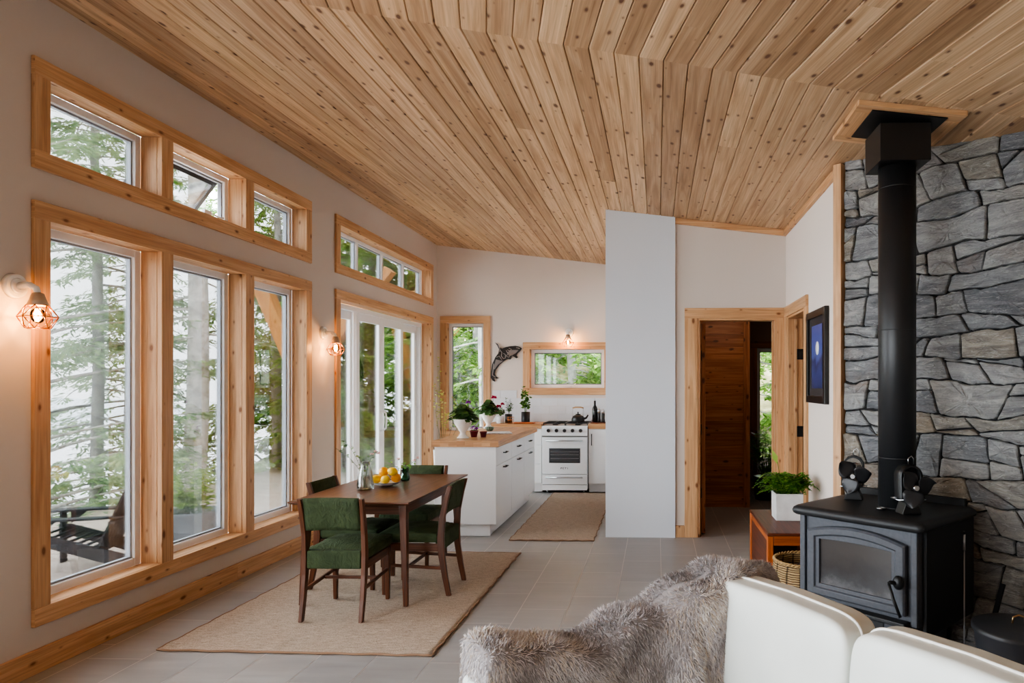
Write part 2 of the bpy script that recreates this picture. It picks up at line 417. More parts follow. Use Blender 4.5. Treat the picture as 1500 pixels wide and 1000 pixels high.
# ------------------------------------------------------------------ floor
W_, L_ = .315, .61
fm = MB(); known = {-1: 3.97, 0: 4.25, 1: 4.53, 2: 4.9, 3: 5.715, 4: 5.72, -5: 3.47, -4: 3.44, -3: 3.7, -2: 3.42, -6: 3.5}
for i in range(-9, 20):
    x0 = -.91 + i * W_
    if x0 > 6: break
    off = known.get(i, R.choice([0, .2, .4]) + .1) % L_
    y = -4 + off - L_
    while y < 12:
        g_ = .0023; r = R.random()
        X0, X1 = max(x0, -3.5) + g_, x0 + W_ - g_; Y0, Y1 = y + g_, y + L_ - g_
        b = fm.add([(X0, Y0, 0), (X1, Y0, 0), (X1, Y1, 0), (X0, Y1, 0)])
        fm.face((b, b + 1, b + 2, b + 3), [(r * 50, r * 30), (r * 50 + .31, r * 30), (r * 50 + .31, r * 30 + .6), (r * 50, r * 30 + .6)], 0, False, r)
        y += L_
b = fm.add([(-3.5, -4.5, -.0012), (6.2, -4.5, -.0012), (6.2, 12.5, -.0012), (-3.5, 12.5, -.0012)]); fm.face((b, b + 1, b + 2, b + 3), None, 1)
fm.box((-3.4, -4.5, -.25), (6.2, 12.5, -.01), 1)
struct('floor', fm, [TILE, GROUT], 'large grey rectangular floor tiles with pale grout lines', 'floor', fix=False)

# ------------------------------------------------------------------ ceiling (cedar boards, folded)
PWD = .126
cm = MB()
def plank_strip(mb, a0, a1, z_off, fn0, fn1, segs):
    """profile across plank; fn0/fn1 map (x, zoff) to the two ends"""
    ch = .006; prof = [(a0, .012), (a0 + .0012, .006), (a0 + ch, 0), (a1 - ch, 0), (a1 - .0012, .006), (a1, .012)]
    cuts = sorted([0.0] + segs + [1.0])
    for c0, c1 in zip(cuts[:-1], cuts[1:]):
        r = R.random(); 
        for (xa, za), (xb, zb) in zip(prof[:-1], prof[1:]):
            A0, A1, B0, B1 = fn0(xa, za), fn1(xa, za), fn0(xb, zb), fn1(xb, zb)
            L = (A1 - A0).length
            q = [A0.lerp(A1, c0), B0.lerp(B1, c0), B0.lerp(B1, c1), A0.lerp(A1, c1)]
            b = mb.add(q)
            mb.face((b, b + 1, b + 2, b + 3), [(c0 * L + r * 60, xa - a0 + r * 40), (c0 * L + r * 60, xb - a0 + r * 40), (c1 * L + r * 60, xb - a0 + r * 40), (c1 * L + r * 60, xa - a0 + r * 40)], 0, False, r)
x = -.09 - 27 * PWD
while x < 6.3:
    segs = [R.random() for _ in range(R.choice([0, 1, 1]))]
    if x > -3.55 :
        plank_strip(cm, x, x + PWD, 0, lambda X, Z: Vector((X, FOLD(X), CZ(X) + Z)), lambda X, Z: Vector((X, 10.1, CZ(X) + Z)), segs)
    x += PWD
x = -.09 - 48 * PWD
while x < 6.3:
    segs = [R.random() for _ in range(R.choice([0, 1, 1]))]
    plank_strip(cm, x, x + PWD, 0, lambda X, Z: Vector((X, FOLD(X), CZ(X) + Z)) , lambda X, Z: Vector((X, FOLD(X), CZ(X) + Z)) - D * 8.2, segs)
    x += PWD
ceil = struct('ceiling', cm, [PLANK], 'knotty cedar board ceiling folded across the room', 'ceiling', fix=False)
bm = bmesh.new(); bm.from_mesh(ceil.data)
for co, no in (((-3.45, 0, 0), (-1, 0, 0)), ((0, -4.3, 0), (0, -1, 0)), ((6.1, 0, 0), (1, 0, 0))):
    bmesh.ops.bisect_plane(bm, geom=bm.verts[:] + bm.edges[:] + bm.faces[:], plane_co=co, plane_no=no, clear_outer=True)
bm.to_mesh(ceil.data); bm.free()
# roof deck above the boards
rm = MB()
for (pts) in ([(-3.45, FOLD(-3.45)), (6.1, FOLD(6.1)), (6.1, 10.1), (-3.45, 10.1)],):
    b = rm.add([(px, py, CZ(px) + .02) for px, py in pts] + [(px, py, CZ(px) + .25) for px, py in pts])
    rm.face((b, b + 1, b + 2, b + 3)); rm.face((b + 4, b + 5, b + 6, b + 7))
    for k in range(4): rm.face((b + k, b + (k + 1) % 4, b + 4 + (k + 1) % 4, b + 4 + k))
def nearz(x, y):
    # X0 on the fold such that p = fold(X0) - D t
    # x = X0 + sin t ; y = FOLD(X0) - cos t
    t = (FOLD(x) - y) / (cos(WANG) + .117 * sin(WANG)); return CZ(x - sin(WANG) * t)
pts = [(-3.45, FOLD(-3.45)), (-3.45, -4.3), (6.1, -4.3), (6.1, FOLD(6.1))]
b = rm.add([(px, py, nearz(px, py) + .02) for px, py in pts] + [(px, py, nearz(px, py) + .25) for px, py in pts])
rm.face((b, b + 1, b + 2, b + 3)); rm.face((b + 4, b + 5, b + 6, b + 7))
for k in range(4): rm.face((b + k, b + (k + 1) % 4, b + 4 + (k + 1) % 4, b + 4 + k))
struct('roof', rm, [plain('roof_deck', (120, 110, 100), .9)], 'roof deck above the cedar ceiling boards', 'roof')

# ------------------------------------------------------------------ walls with openings
def wall_open(mb, axis, c0, c1, a0, a1, top, openings, m=0):
    """axis 'x': wall slab between x=c0..c1 running in Y a0..a1; openings (p0,p1,z0,z1). top(a)->z"""
    xs = sorted(set([a0, a1] + [o[0] for o in openings] + [o[1] for o in openings]))
    def bx(p0, p1, z0, z1):
        if axis == 'x': mb.box((c0, p0, z0), (c1, p1, z1), m)
        else: mb.box((p0, c0, z0), (p1, c1, z1), m)
    for p0, p1 in zip(xs[:-1], xs[1:]):
        mid = (p0 + p1) / 2; z = 0
        for o in sorted([o for o in openings if o[0] < mid < o[1]], key=lambda o: o[2]):
            if o[2] > z + 1e-4: bx(p0, p1, z, o[2])
            z = o[3]
        bx(p0, p1, z, top)
WX = LW - .22
bigY = (3.43, 6.19); drY = (6.76, 9.63)
lm = MB()
wall_open(lm, 'x', WX, LW, -4.2, 10.12, 4.3, [(bigY[0], bigY[1], .27, 2.42), (bigY[0], bigY[1], 2.65, 3.16), (drY[0], drY[1], .02, 2.42), (drY[0], drY[1], 2.65, 3.17), (-3.2, 2.3, .3, 2.42)])  # last opening is added out of view to let light in
WALL_SHADED = wall_mat('left_wall_plaster_shaded', (208, 196, 186), (213, 202, 192))  # darker than the other plaster, this wall's shade is put into the colour
struct('wall_left', lm, [WALL_SHADED], 'long warm white window wall', 'wall')
KW1 = (-3.10, -2.50, .75, 2.42)   # tall kitchen window (X0,X1,Z0,Z1) opening
KW2 = (-1.87, -.74, 1.43, 2.015)
bmw = MB()
wall_open(bmw, 'y', BW, BW + .2, LW, -.45, 3.6, [KW1, KW2])
struct('wall_back', bmw, [WALL], 'warm white kitchen end wall', 'wall')
# pillar wall between kitchen and hall
pm = MB(); pm.box((-.5, 6.665, 0), (.18, BW + .2, 3.4)); 
struct('wall_partition', pm, [WALLC], 'tall cool white partition wall end beside kitchen', 'wall')
# hall wall with door opening 1
HO = (.40, 1.165)
hm = MB(); wall_open(hm, 'y', HW, HW + .12, .18, RW + .1, 3.3, [(HO[0], HO[1], -.01, 2.14)])
struct('wall_hall', hm, [WALLR], 'greige wall above hallway doorway', 'wall')
# right wall with door opening 2
RO = (5.80, 6.55)
rmw = MB(); wall_open(rmw, 'x', RW, RW + .12, 4.76, HW, 3.3, [(RO[0], RO[1], -.01, 2.14)])
struct('wall_right', rmw, [WALL], 'narrow white wall with picture beside stone chimney wall', 'wall')
# rear and far right walls (behind the photographer)
rr = MB(); wall_open(rr, 'y', -4.2, -4.0, LW, 6.0, 4.3, [])
struct('wall_rear', rr, [WALL], 'rear living room wall', 'wall')
fr_ = MB(); fr_.box((5.8, -4.2, 0), (6.0, 12.0, 3.6))
struct('wall_far_right', fr_, [WALL], 'far right living room wall', 'wall')

# ------------------------------------------------------------------ stone wall (45 degrees)
U = Vector((.7071, -.7071, 0)); NW = Vector((-.7071, -.7071, 0))  # NW = outward normal, toward the room
SO = Vector((1.262, 4.70, 0))
def shrink(poly, d):
    n = len(poly); out = []
    cx = sum(p[0] for p in poly) / n; cy = sum(p[1] for p in poly) / n
    for i in range(n):
        p0 = Vector(poly[i - 1] + (0,)); p1 = Vector(poly[i] + (0,)); p2 = Vector(poly[(i + 1) % n] + (0,))
        a = (p1 - p0); b = (p2 - p1)
        if a.length < 1e-6 or b.length < 1e-6: out.append(poly[i]); continue
        a.normalize(); b.normalize()
        na = Vector((-a.y, a.x)); nb = Vector((-b.y, b.x)); q = na + nb
        if q.length < .2: q = na
        k = d / max(.35, (1 + na.dot(nb)) / 2 * 1.0) / 1.0
        q.normalize(); out.append((p1.x + q.x * min(k, d * 1.8), p1.y + q.y * min(k, d * 1.8)))
    return out
def split(poly, p, d):
    n = (-d[1], d[0]); A = []; B = []
    s_ = [(q[0] - p[0]) * n[0] + (q[1] - p[1]) * n[1] for q in poly]
    for i in range(len(poly)):
        q, r_ = poly[i], poly[(i + 1) % len(poly)]; a, b = s_[i], s_[(i + 1) % len(poly)]
        if a >= 0: A.append(q)
        if a <= 0: B.append(q)
        if a * b < 0:
            t = a / (a - b); x_ = (q[0] + (r_[0] - q[0]) * t, q[1] + (r_[1] - q[1]) * t); A.append(x_); B.append(x_)
    return A, B
def area(p): return abs(sum(p[i - 1][0] * p[i][1] - p[i][0] * p[i - 1][1] for i in range(len(p)))) / 2
def bsp(poly, rng, out, amin=.012, amax=.05):
    xs = [p[0] for p in poly]; ys = [p[1] for p in poly]; w = max(xs) - min(xs); h = max(ys) - min(ys)
    A = area(poly)
    if A < rng.uniform(amin, amax) and w / max(h, .01) > .8 and w < .72 or A < .006: out.append(poly); return
    fx = rng.uniform(.34, .66)
    if w > h * rng.uniform(1.3, 2.6): 
        p = (min(xs) + w * fx, (min(ys) + max(ys)) / 2); a = pi / 2 + rng.gauss(0, .28)
    else:
        p = ((min(xs) + max(xs)) / 2, min(ys) + h * fx); a = rng.gauss(0, .10)
    a_, b_ = split(poly, p, (cos(a), sin(a)))
    if len(a_) < 3 or len(b_) < 3: out.append(poly); return
    bsp(a_, rng, out, amin, amax); bsp(b_, rng, out, amin, amax)
def vor(w, h, rng):
    """wobbly courses of angular stones"""
    out = []; y = 0; step = .09; nk = int(w / step) + 2
    def wob(y0, amp):
        ks = [y0 + rng.uniform(-amp, amp) for _ in range(nk)]
        ph = rng.uniform(0, 6); ks = [k + .022 * sin(i * .55 + ph) for i, k in enumerate(ks)]
        return ks
    def at(ks, x):
        i = max(0, min(nk - 2, int(x / step))); t = x / step - i; return ks[i] * (1 - t) + ks[i + 1] * t
    lo = [0.0] * nk
    while y < h:
        rh = rng.choice((.09, .12, .14, .17, .20, .23)); y2 = y + rh; hi = wob(y2, .016)
        x = -rng.uniform(0, .2); sl = rng.uniform(-.02, .02); lx = x
        while x < w:
            cw = rng.uniform(.12, .46) if rh > .11 else rng.uniform(.16, .40)
            x2 = x + cw; sl2 = rng.gauss(0, .028)
            xs = [x2] if False else []
            n = max(2, int(cw / .05))
            def bx(t): return (x - sl) + ((x2 - sl2) - (x - sl)) * t
            def tx(t): return (x + sl) + ((x2 + sl2) - (x + sl)) * t
            poly = [(bx(k / n), at(lo, max(0, min(w, bx(k / n))))) for k in range(n + 1)] + [(tx(1 - k / n), at(hi, max(0, min(w, tx(1 - k / n))))) for k in range(n + 1)]
            for P_, Q_, cen in (((0, 0), (0, 1), (1, .5)), ((w, 0), (0, 1), (w - 1, .5)), ((0, 0), (1, 0), (.5, 1))):
                if len(poly) < 3: break
                a_, b_ = split(poly, P_, Q_); n_ = (-Q_[1], Q_[0]); sd = (cen[0] - P_[0]) * n_[0] + (cen[1] - P_[1]) * n_[1]
                poly = a_ if sd > 0 else b_
            todo = [poly]
            if len(poly) >= 3:
                cx = (x + x2) / 2; cy = y + rh / 2; r_ = rng.random()
                if rh > .11 and r_ < .42:
                    a = rng.gauss(0, .16); todo = list(split(poly, (cx, cy + rng.uniform(-.25, .25) * rh), (cos(a), sin(a))))
                elif rh > .13 and r_ < .62 and cw > .2:
                    a = rng.choice((-1, 1)) * rng.uniform(.5, 1.0); sx_ = rng.choice((.22, .78)); todo = list(split(poly, (x + cw * sx_, y + rh * .72), (cos(a), sin(a))))
                if len(todo) == 2 and cw > .3 and rng.random() < .6:
                    k = rng.choice((0, 1))
                    if len(todo[k]) >= 3: q = split(todo[k], (cx + rng.uniform(-.06, .06), cy), (cos(1.4), sin(1.4))); todo = [todo[1 - k]] + list(q)
            for q in todo:
                if len(q) >= 3 and area(q) > .0009: out.append(q)
            x = x2; sl = sl2
        lo = hi; y = y2
    return out
def stones(mb, w, h, origin, u, nrm, seed, amin=.012, amax=.05, topf=None, depth=.045):
    rng = random.Random(seed); out = []
    if h > 1: out = vor(w, h, rng)
    else: bsp([(0, 0), (w, 0), (w, h), (0, h)], rng, out, amin, amax)
    for poly in out:
        if topf is not None:
            P_, Q_ = topf
            a_, b_ = split(poly, P_, Q_); poly = b_
            if len(poly) < 3 or area(poly) < .0008: continue
        # ccw
        sgn = sum(poly[i - 1][0] * poly[i][1] - poly[i][0] * poly[i - 1][1] for i in range(len(poly)))
        if sgn < 0: poly = poly[::-1]
        # drop tiny edges
        pl = [poly[i] for i in range(len(poly)) if (Vector(poly[i]) - Vector(poly[i - 1])).length > .012]
        if len(pl) < 3: continue
        # resample & chamfer corners
        den = []
        n = len(pl)
        for i in range(n):
            p, q = Vector(pl[i]), Vector(pl[(i + 1) % n]); L = (q - p).length; c = min(.006 + rng.random() * .010, L * .25)
            k = max(1, int(L / .05))
            for j in range(k + 1):
                t = c / L + (1 - 2 * c / L) * j / k; den.append(tuple(p.lerp(q, t)))
        g = rng.uniform(.0015, .0045)
        o0 = shrink(den, g)
        o0 = [(x_ + rng.uniform(-.0035, .0035), y_ + rng.uniform(-.0035, .0035)) for x_, y_ in o0]
        cx = sum(p[0] for p in o0) / len(o0); cy = sum(p[1] for p in o0) / len(o0)
        dp = depth * rng.uniform(.7, 1.05); r = rng.random(); tx, ty = rng.uniform(-.05, .05), rng.uniform(-.06, .06)
        def ring(k, off, e, jit):
            res = []
            for (x_, y_) in o0:
                dx, dy = cx - x_, cy - y_; L = sqrt(dx * dx + dy * dy) + 1e-6; m_ = min(e / L, .8)
                X, Y = x_ + dx * m_, y_ + dy * m_
                z = off + (tx * (X - cx) + ty * (Y - cy)) * k + rng.uniform(-jit, jit)
                res.append(tuple(origin + u * X + Vector((0, 0, 1)) * Y + nrm * z))
            return mb.add(res)
        nn = len(o0)
        rs = [ring(0, 0, 0, 0), ring(.7, dp * .80, .001, .002), ring(1, dp, .007, .002)]
        wmin = min(max(p[0] for p in o0) - min(p[0] for p in o0), max(p[1] for p in o0) - min(p[1] for p in o0))
        rs.append(ring(1, dp + .003, wmin * .25, .005))
        for a_, b_ in zip(rs[:-1], rs[1:]):
            for k in range(nn): mb.face((a_ + k, a_ + (k + 1) % nn, b_ + (k + 1) % nn, b_ + k), None, 0, False, r)
        c = mb.add([tuple(origin + u * cx + Vector((0, 0, 1)) * cy + nrm * (dp + .004))])
        for k in range(nn): mb.face((rs[-1] + k, rs[-1] + (k + 1) % nn, c), None, 0, False, r)
sm_ = MB()
slope = -(.12 * .7071)
ztop = CZ(SO.x)
stones(sm_, 3.6, 3.1, SO + U * .032, U, NW, 19, .018, .095, ((0, ztop + .01), (1, slope)))
# backing
bk = [tuple(SO + U * a + Vector((0, 0, z)) + NW * (.006 - d)) for d in (0, .25) for a, z in ((0, 0), (3.7, 0), (3.7, ztop + .1), (0, ztop + .1))]
b = sm_.add(bk); sm_.face((b, b + 1, b + 2, b + 3), None, 1); sm_.face((b + 4, b + 5, b + 6, b + 7), None, 1)
for k in range(4): sm_.face((b + k, b + (k + 1) % 4, b + 4 + (k + 1) % 4, b + 4 + k), None, 1)
struct('wall_stone', sm_, [STONE, MORTAR], 'grey dry-laid stone feature wall behind the wood stove', 'wall', fix=False)
# stone ledge at the foot of the wall
sl = MB(); LO = SO + U * .80 + NW * .20
stones(sl, 2.6, .125, LO, U, NW, 5, .010, .02, None, .02)
def P3(a, n_, z): return tuple(SO + U * a + NW * n_ + Vector((0, 0, z)))
b = sl.add([P3(.80, 0.05, 0), P3(3.4, .05, 0), P3(3.4, .2, 0), P3(.80, .2, 0), P3(.80, .05, .125), P3(3.4, .05, .125), P3(3.4, .2, .125), P3(.80, .2, .125)])
for f in ((0, 1, 2, 3), (4, 5, 6, 7), (0, 1, 5, 4), (1, 2, 6, 5), (2, 3, 7, 6), (3, 0, 4, 7)): sl.face([b + k for k in f], None, 0, False, .3)
struct('trim_stone_ledge', sl, [STONE], 'low stone ledge along foot of the stone wall', 'ledge', fix=False)

# ------------------------------------------------------------------ trims
tn = [0]
def trim(mb, label, mats=None, bevel=.003):
    tn[0] += 1
    return struct('trim_%d' % tn[0], mb, mats or [CEDAR], label, 'trim', bevel=bevel)
def casing_x(x, y0, y1, z0, z1, w=.095, th=.022, bottom=True, posts=(), jam=.12, side=1, wl=None):
    """cedar casing on a wall facing +X at plane x; outer extents. posts: list of (ya,yb) mullions"""
    mb = MB(); t = th * side; wl = wl or w
    mb.box((x, y0, z1 - w), (x + t, y1, z1))
    mb.box((x, y0, z0 if not bottom else z0 + w), (x + t * .95, y0 + wl, z1 - w)); mb.box((x, y1 - wl, z0 if not bottom else z0 + w), (x + t * .95, y1, z1 - w))
    if bottom: mb.box((x, y0, z0), (x + t, y1, z0 + w))
    for a, b_ in posts: mb.box((x - .01, a, z0 + w), (x + t * 1.05, b_, z1 - w))
    # jambs
    j = x - jam * side; zi0 = z0 + w - .015 if bottom else z0; 
    mb.box((j, y0 + wl - .02, zi0), (x, y0 + wl, z1 - w + .015)); mb.box((j, y1 - wl, zi0), (x, y1 - wl + .02, z1 - w + .015))
    mb.box((j, y0 + wl, z1 - w), (x, y1 - wl, z1 - w + .02))
    if bottom: mb.box((j, y0 + wl, z0 + w - .02), (x, y1 - wl, z0 + w))
    for a, b_ in posts:
        mb.box((j, a - .0, z0 + w), (x - .011, a + .02, z1 - w)); mb.box((j, b_ - .02, z0 + w), (x - .011, b_, z1 - w))
        mb.box((WX, a + .02, z0 + w), (x - .02, b_ - .02, z1 - w))
    return mb
posts = [(4.30, 4.405), (5.205, 5.315)]
trim(casing_x(LW, 3.397, 6.228, .243, 2.45, posts=posts), 'cedar casing around the three tall picture windows')
trim(casing_x(LW, 3.397, 6.228, 2.617, 3.193, posts=posts), 'cedar casing around three small upper windows above the tall ones')
trim(casing_x(LW, 6.712, 9.68, 2.615, 3.202), 'cedar casing around long four-light upper window over sliding door')
trim(casing_x(LW, 6.712, 9.68, 0.0, 2.45, bottom=False), 'cedar casing around the sliding patio door')
def casing_y(y, x0, x1, z0, z1, w=.085, th=.022, bottom=True, jam=.1, side=-1):
    mb = MB(); t = th * side
    mb.box((x0, y, z1 - w), (x1, y + t, z1)); s0 = z0 + w if bottom else z0
    mb.box((x0, y, s0), (x0 + w, y + t * .95, z1 - w)); mb.box((x1 - w, y, s0), (x1, y + t * .95, z1 - w))
    if bottom: mb.box((x0, y, z0), (x1, y + t, z0 + w))
    j = y - jam * side
    mb.box((x0 + w - .02, y, s0), (x0 + w, j, z1 - w)); mb.box((x1 - w, y, s0), (x1 - w + .02, j, z1 - w)); mb.box((x0 + w, y, z1 - w), (x1 - w, j, z1 - w + .02))
    if bottom: mb.box((x0 + w, y, z0 + w - .02), (x1 - w, j, z0 + w))
    return mb
trim(casing_y(BW, KW1[0] - .07, KW1[1] + .07, KW1[2] - .04, KW1[3] + .07, .1), 'cedar casing around tall kitchen window')
trim(casing_y(BW, KW2[0] - .08, KW2[1] + .08, KW2[2] - .09, KW2[3] + .09, .1), 'cedar casing around wide kitchen window above the range')
# doorway casings
mb = MB()
mb.box((.272, HW - .022, 0), (.40, HW, 2.14)); mb.box((.272, HW - .024, 2.14), (RW, HW, 2.24)); mb.box((1.165, HW - .022, 0), (RW, HW, 2.14))
mb.box((.40, HW - .01, 0), (.42, HW + .13, 2.12)); mb.box((1.145, HW - .01, 0), (1.165, HW + .13, 2.12)); mb.box((.40, HW - .01, 2.12), (1.165, HW + .13, 2.14))
mb.box((.42, HW + .05, 0), (.435, HW + .08, 2.11)); mb.box((1.13, HW + .05, 0), (1.145, HW + .08, 2.11))
trim(mb, 'cedar casing around open hallway doorway')
mb = MB()
mb.box((RW - .022, 5.70, 0), (RW, 5.80, 2.14)); mb.box((RW - .024, 5.70, 2.14), (RW, HW - .026, 2.24)); mb.box((RW - .022, 6.55, 0), (RW, HW - .026, 2.14))
mb.box((RW - .01, 5.80, 0), (RW + .13, 5.82, 2.12)); mb.box((RW - .01, 6.53, 0), (RW + .13, 6.55, 2.12)); mb.box((RW - .01, 5.80, 2.12), (RW + .13, 6.55, 2.14))
mb.box((RW + .05, 6.515, 0), (RW + .075, 6.53, 2.11))
trim(mb, 'cedar casing around doorway in narrow right wall')
mb = MB(); mb.box((RW - .024, 4.70, 0), (RW, 4.80, CZ(RW) - .01)); 
_q = [SO + U * a + NW * n for a, n in ((-.03, -.02), (.03, -.02), (.03, .068), (-.03, .068))]; mb.prism([(v.x, v.y) for v in _q], 0, CZ(RW) - .012, 'xy', r=.4)
for _i in range(len(mb.uv) - 6, len(mb.uv)): mb.uv[_i] = [(mb.v[k][2] + 7, mb.v[k][0] + mb.v[k][1] * .5) for k in mb.f[_i]]
trim(mb, 'vertical cedar corner board beside the stone wall')
mb = MB()
b = mb.add([(x_, y_, CZ(x_) - dz) for y_ in (HW, HW - .03) for x_, dz in ((.18, 0.001), (RW, .001), (RW, .06), (.18, .06))])
for f in ((0, 1, 2, 3), (4, 5, 6, 7), (0, 1, 5, 4), (1, 2, 6, 5), (2, 3, 7, 6), (3, 0, 4, 7)): mb.face([b + k for k in f], [(mb.v[b + k][0], mb.v[b + k][2]) for k in f], 0, False, .4)
mb.box((RW - .03, 4.68, CZ(RW) - .06), (RW, HW - .03, CZ(RW) - .001))
trim(mb, 'cedar ceiling moulding over hallway corner')
# baseboards
mb = MB(); mb.box((LW, -4.0, 0), (LW + .02, 5.1, .125)); mb.box((LW, 5.1, 0), (LW + .02, 6.70, .125))
o = struct('baseboard_left', mb, [CEDAR], 'cedar baseboard along the window wall', 'baseboard', bevel=.003)
mb = MB(); mb.box((.181, HW - .02, 0), (.271, HW, .115)); mb.box((RW - .02, 4.81, 0), (RW, 5.69, .115))
struct('baseboard_right', mb, [CEDAR], 'short cedar baseboard beside hallway doorway', 'baseboard', bevel=.003)

# ------------------------------------------------------------------ windows
wn_ = [0]
def window_x(x, y0, y1, z0, z1, label, fw=.05, mull=(), depth=.06, sashcol=None, glass=True):
    wn_[0] += 1
    o = MB()
    o.box((x - depth, y0, z0), (x, y0 + fw, z1)); o.box((x - depth, y1 - fw, z0), (x, y1, z1))
    o.box((x - depth, y0 + fw, z0), (x, y1 - fw, z0 + fw)); o.box((x - depth, y0 + fw, z1 - fw), (x, y1 - fw, z1))
    for a in mull: o.box((x - depth, a - fw / 2, z0 + fw), (x, a + fw / 2, z1 - fw))
    w = struct('window_%d' % wn_[0], o, [VINYL], label, 'window', bevel=.004)
    ys = [y0 + fw] + [q for a in mull for q in (a - fw / 2, a + fw / 2)] + [y1 - fw]
    k = MB()
    for a, b_ in zip(ys[::2], ys[1::2]):
        s_ = .012
        k.box((x - depth * .75, a, z0 + fw), (x - depth * .35, a + s_, z1 - fw)); k.box((x - depth * .75, b_ - s_, z0 + fw), (x - depth * .35, b_, z1 - fw))
        k.box((x - depth * .75, a + s_, z0 + fw), (x - depth * .35, b_ - s_, z0 + fw + s_)); k.box((x - depth * .75, a + s_, z1 - fw - s_), (x - depth * .35, b_ - s_, z1 - fw))
    k.build('glazing_gasket', plain('gasket_grey', (150, 156, 164), .5), w)
    if glass:
        g_ = MB()
        for a, b_ in zip(ys[::2], ys[1::2]): g_.box((x - depth * .6, a + .006, z0 + fw + .006), (x - depth * .55, b_ - .006, z1 - fw - .006))
        g_.build('glass_pane', GLASS, w)
    return w
XI = LW - .12
op = [(3.49, 4.30), (4.405, 5.205), (5.315, 6.135)]
nm = ['nearest', 'middle', 'farthest']
for i, (a, b_) in enumerate(op):
    window_x(XI, a, b_, .335, 2.357, 'tall fixed picture window, %s of the three' % nm[i])
    if i != 1: window_x(XI, a, b_, 2.71, 3.10, 'small fixed upper window, %s of the three' % nm[i], fw=.045)
w = window_x(XI, op[1][0], op[1][1], 2.71, 3.10, 'small upper awning window propped open, middle of the three', fw=.045, glass=False)
# open awning sash hinged at top
sash = MB(); a, b_ = op[1][0] + .05, op[1][1] - .05; zt = 3.05; ln = .31; an = radians(38)
def SP(y, s_, off=0): return (XI - .05 - sin(an) * s_ - cos(an) * off, y, zt - cos(an) * s_ + sin(an) * off)
def sashbar(mb, y0, y1, s0, s1, t=.03):
    b = mb.add([SP(y, s_, o_) for o_ in (0, t) for y, s_ in ((y0, s0), (y1, s0), (y1, s1), (y0, s1))])
    for f in ((0, 1, 2, 3), (4, 5, 6, 7), (0, 1, 5, 4), (1, 2, 6, 5), (2, 3, 7, 6), (3, 0, 4, 7)): mb.face([b + k for k in f])
sashbar(sash, a, b_, 0, .035); sashbar(sash, a, b_, ln - .035, ln); sashbar(sash, a, a + .035, .035, ln - .035); sashbar(sash, b_ - .035, b_, .035, ln - .035)
so = sash.build('open_sash', BLACK, w)
gp = MB(); sashbar(gp, a + .036, b_ - .036, .036, ln - .036, .006); gp.build('glass_pane', GLASS, so)
cr = MB(); cr.tube([(XI + .005, 4.95, 2.77), (XI + .03, 4.97, 2.765), (XI + .05, 5.03, 2.75), (XI + .055, 5.06, 2.755)], [.008, .007, .006, .008], 8); cr.box((XI, 4.9, 2.755), (XI + .02, 4.98, 2.785)); cr.build('crank_handle', VINYL, w)
st = MB(); st.cyl((XI - .03, 4.6, 2.76), SP(4.66, ln - .02), .006, n=6); st.cyl((XI - .03, 5.0, 2.76), SP(4.95, ln - .02), .006, n=6); st.build('stay_arm', STEEL, w)
window_x(XI, 6.807, 9.585, 2.70, 3.117, 'long upper window of four lights over the sliding door', fw=.045, mull=(7.5, 8.2, 8.89))
# kitchen windows
def window_y(y, x0, x1, z0, z1, label, fw=.045, mull=()):
    wn_[0] += 1
    o = MB(); d = .06
    o.box((x0, y, z0), (x0 + fw, y + d, z1)); o.box((x1 - fw, y, z0), (x1, y + d, z1)); o.box((x0 + fw, y, z0), (x1 - fw, y + d, z0 + fw)); o.box((x0 + fw, y, z1 - fw), (x1 - fw, y + d, z1))
    for a in mull: o.box((a - .012, y + .01, z0 + fw), (a + .012, y + d, z1 - fw))
    w = struct('window_%d' % wn_[0], o, [VINYL], label, 'window', bevel=.004)
    g_ = MB(); g_.box((x0 + fw * .9, y + .034, z0 + fw * .9), (x1 - fw * .9, y + .037, z1 - fw * .9)); g_.build('glass_pane', GLASS, w)
    k = MB(); s_ = .012
    k.box((x0 + fw, y + .02, z0 + fw), (x0 + fw + s_, y + .033, z1 - fw)); k.box((x1 - fw - s_, y + .02, z0 + fw), (x1 - fw, y + .033, z1 - fw)); k.box((x0 + fw + s_, y + .02, z1 - fw - s_), (x1 - fw - s_, y + .033, z1 - fw)); k.box((x0 + fw + s_, y + .02, z0 + fw), (x1 - fw - s_, y + .033, z0 + fw + s_))
    k.build('glazing_gasket', plain('gasket_grey2', (120, 126, 134), .5), w)
    return w
window_y(BW + .09, KW1[0] + .03, KW1[1] - .03, KW1[2] + .06, KW1[3] - .03, 'tall narrow kitchen window behind the flower pots')
kw = window_y(BW + .09, KW2[0] + .02, KW2[1] - .02, KW2[2] + .01, KW2[3] - .01, 'wide low kitchen window above the range', fw=.05)
ck = MB(); ck.box((-1.36, BW + .05, 1.455), (-1.24, BW + .088, 1.473)); ck.tube([(-1.26, BW + .04, 1.47), (-1.22, BW + .03, 1.48), (-1.18, BW + .03, 1.505)], [.008, .007, .006], 8); ck.build('crank_handle', VINYL, kw)

# frames for the unseen opening added to the window wall for light
rg = MB()
for k in range(5):
    q = -3.2 + 5.5 * k / 4; rg.box((XI - .06, q - .05, .3), (XI, q + .05, 2.42))
rg.box((XI - .06, -3.2, .3), (XI, 2.3, .35)); rg.box((XI - .06, -3.2, 2.37), (XI, 2.3, 2.42))
struct('window_unseen_left', rg, [VINYL], 'added unseen window frames along the window wall', 'window')

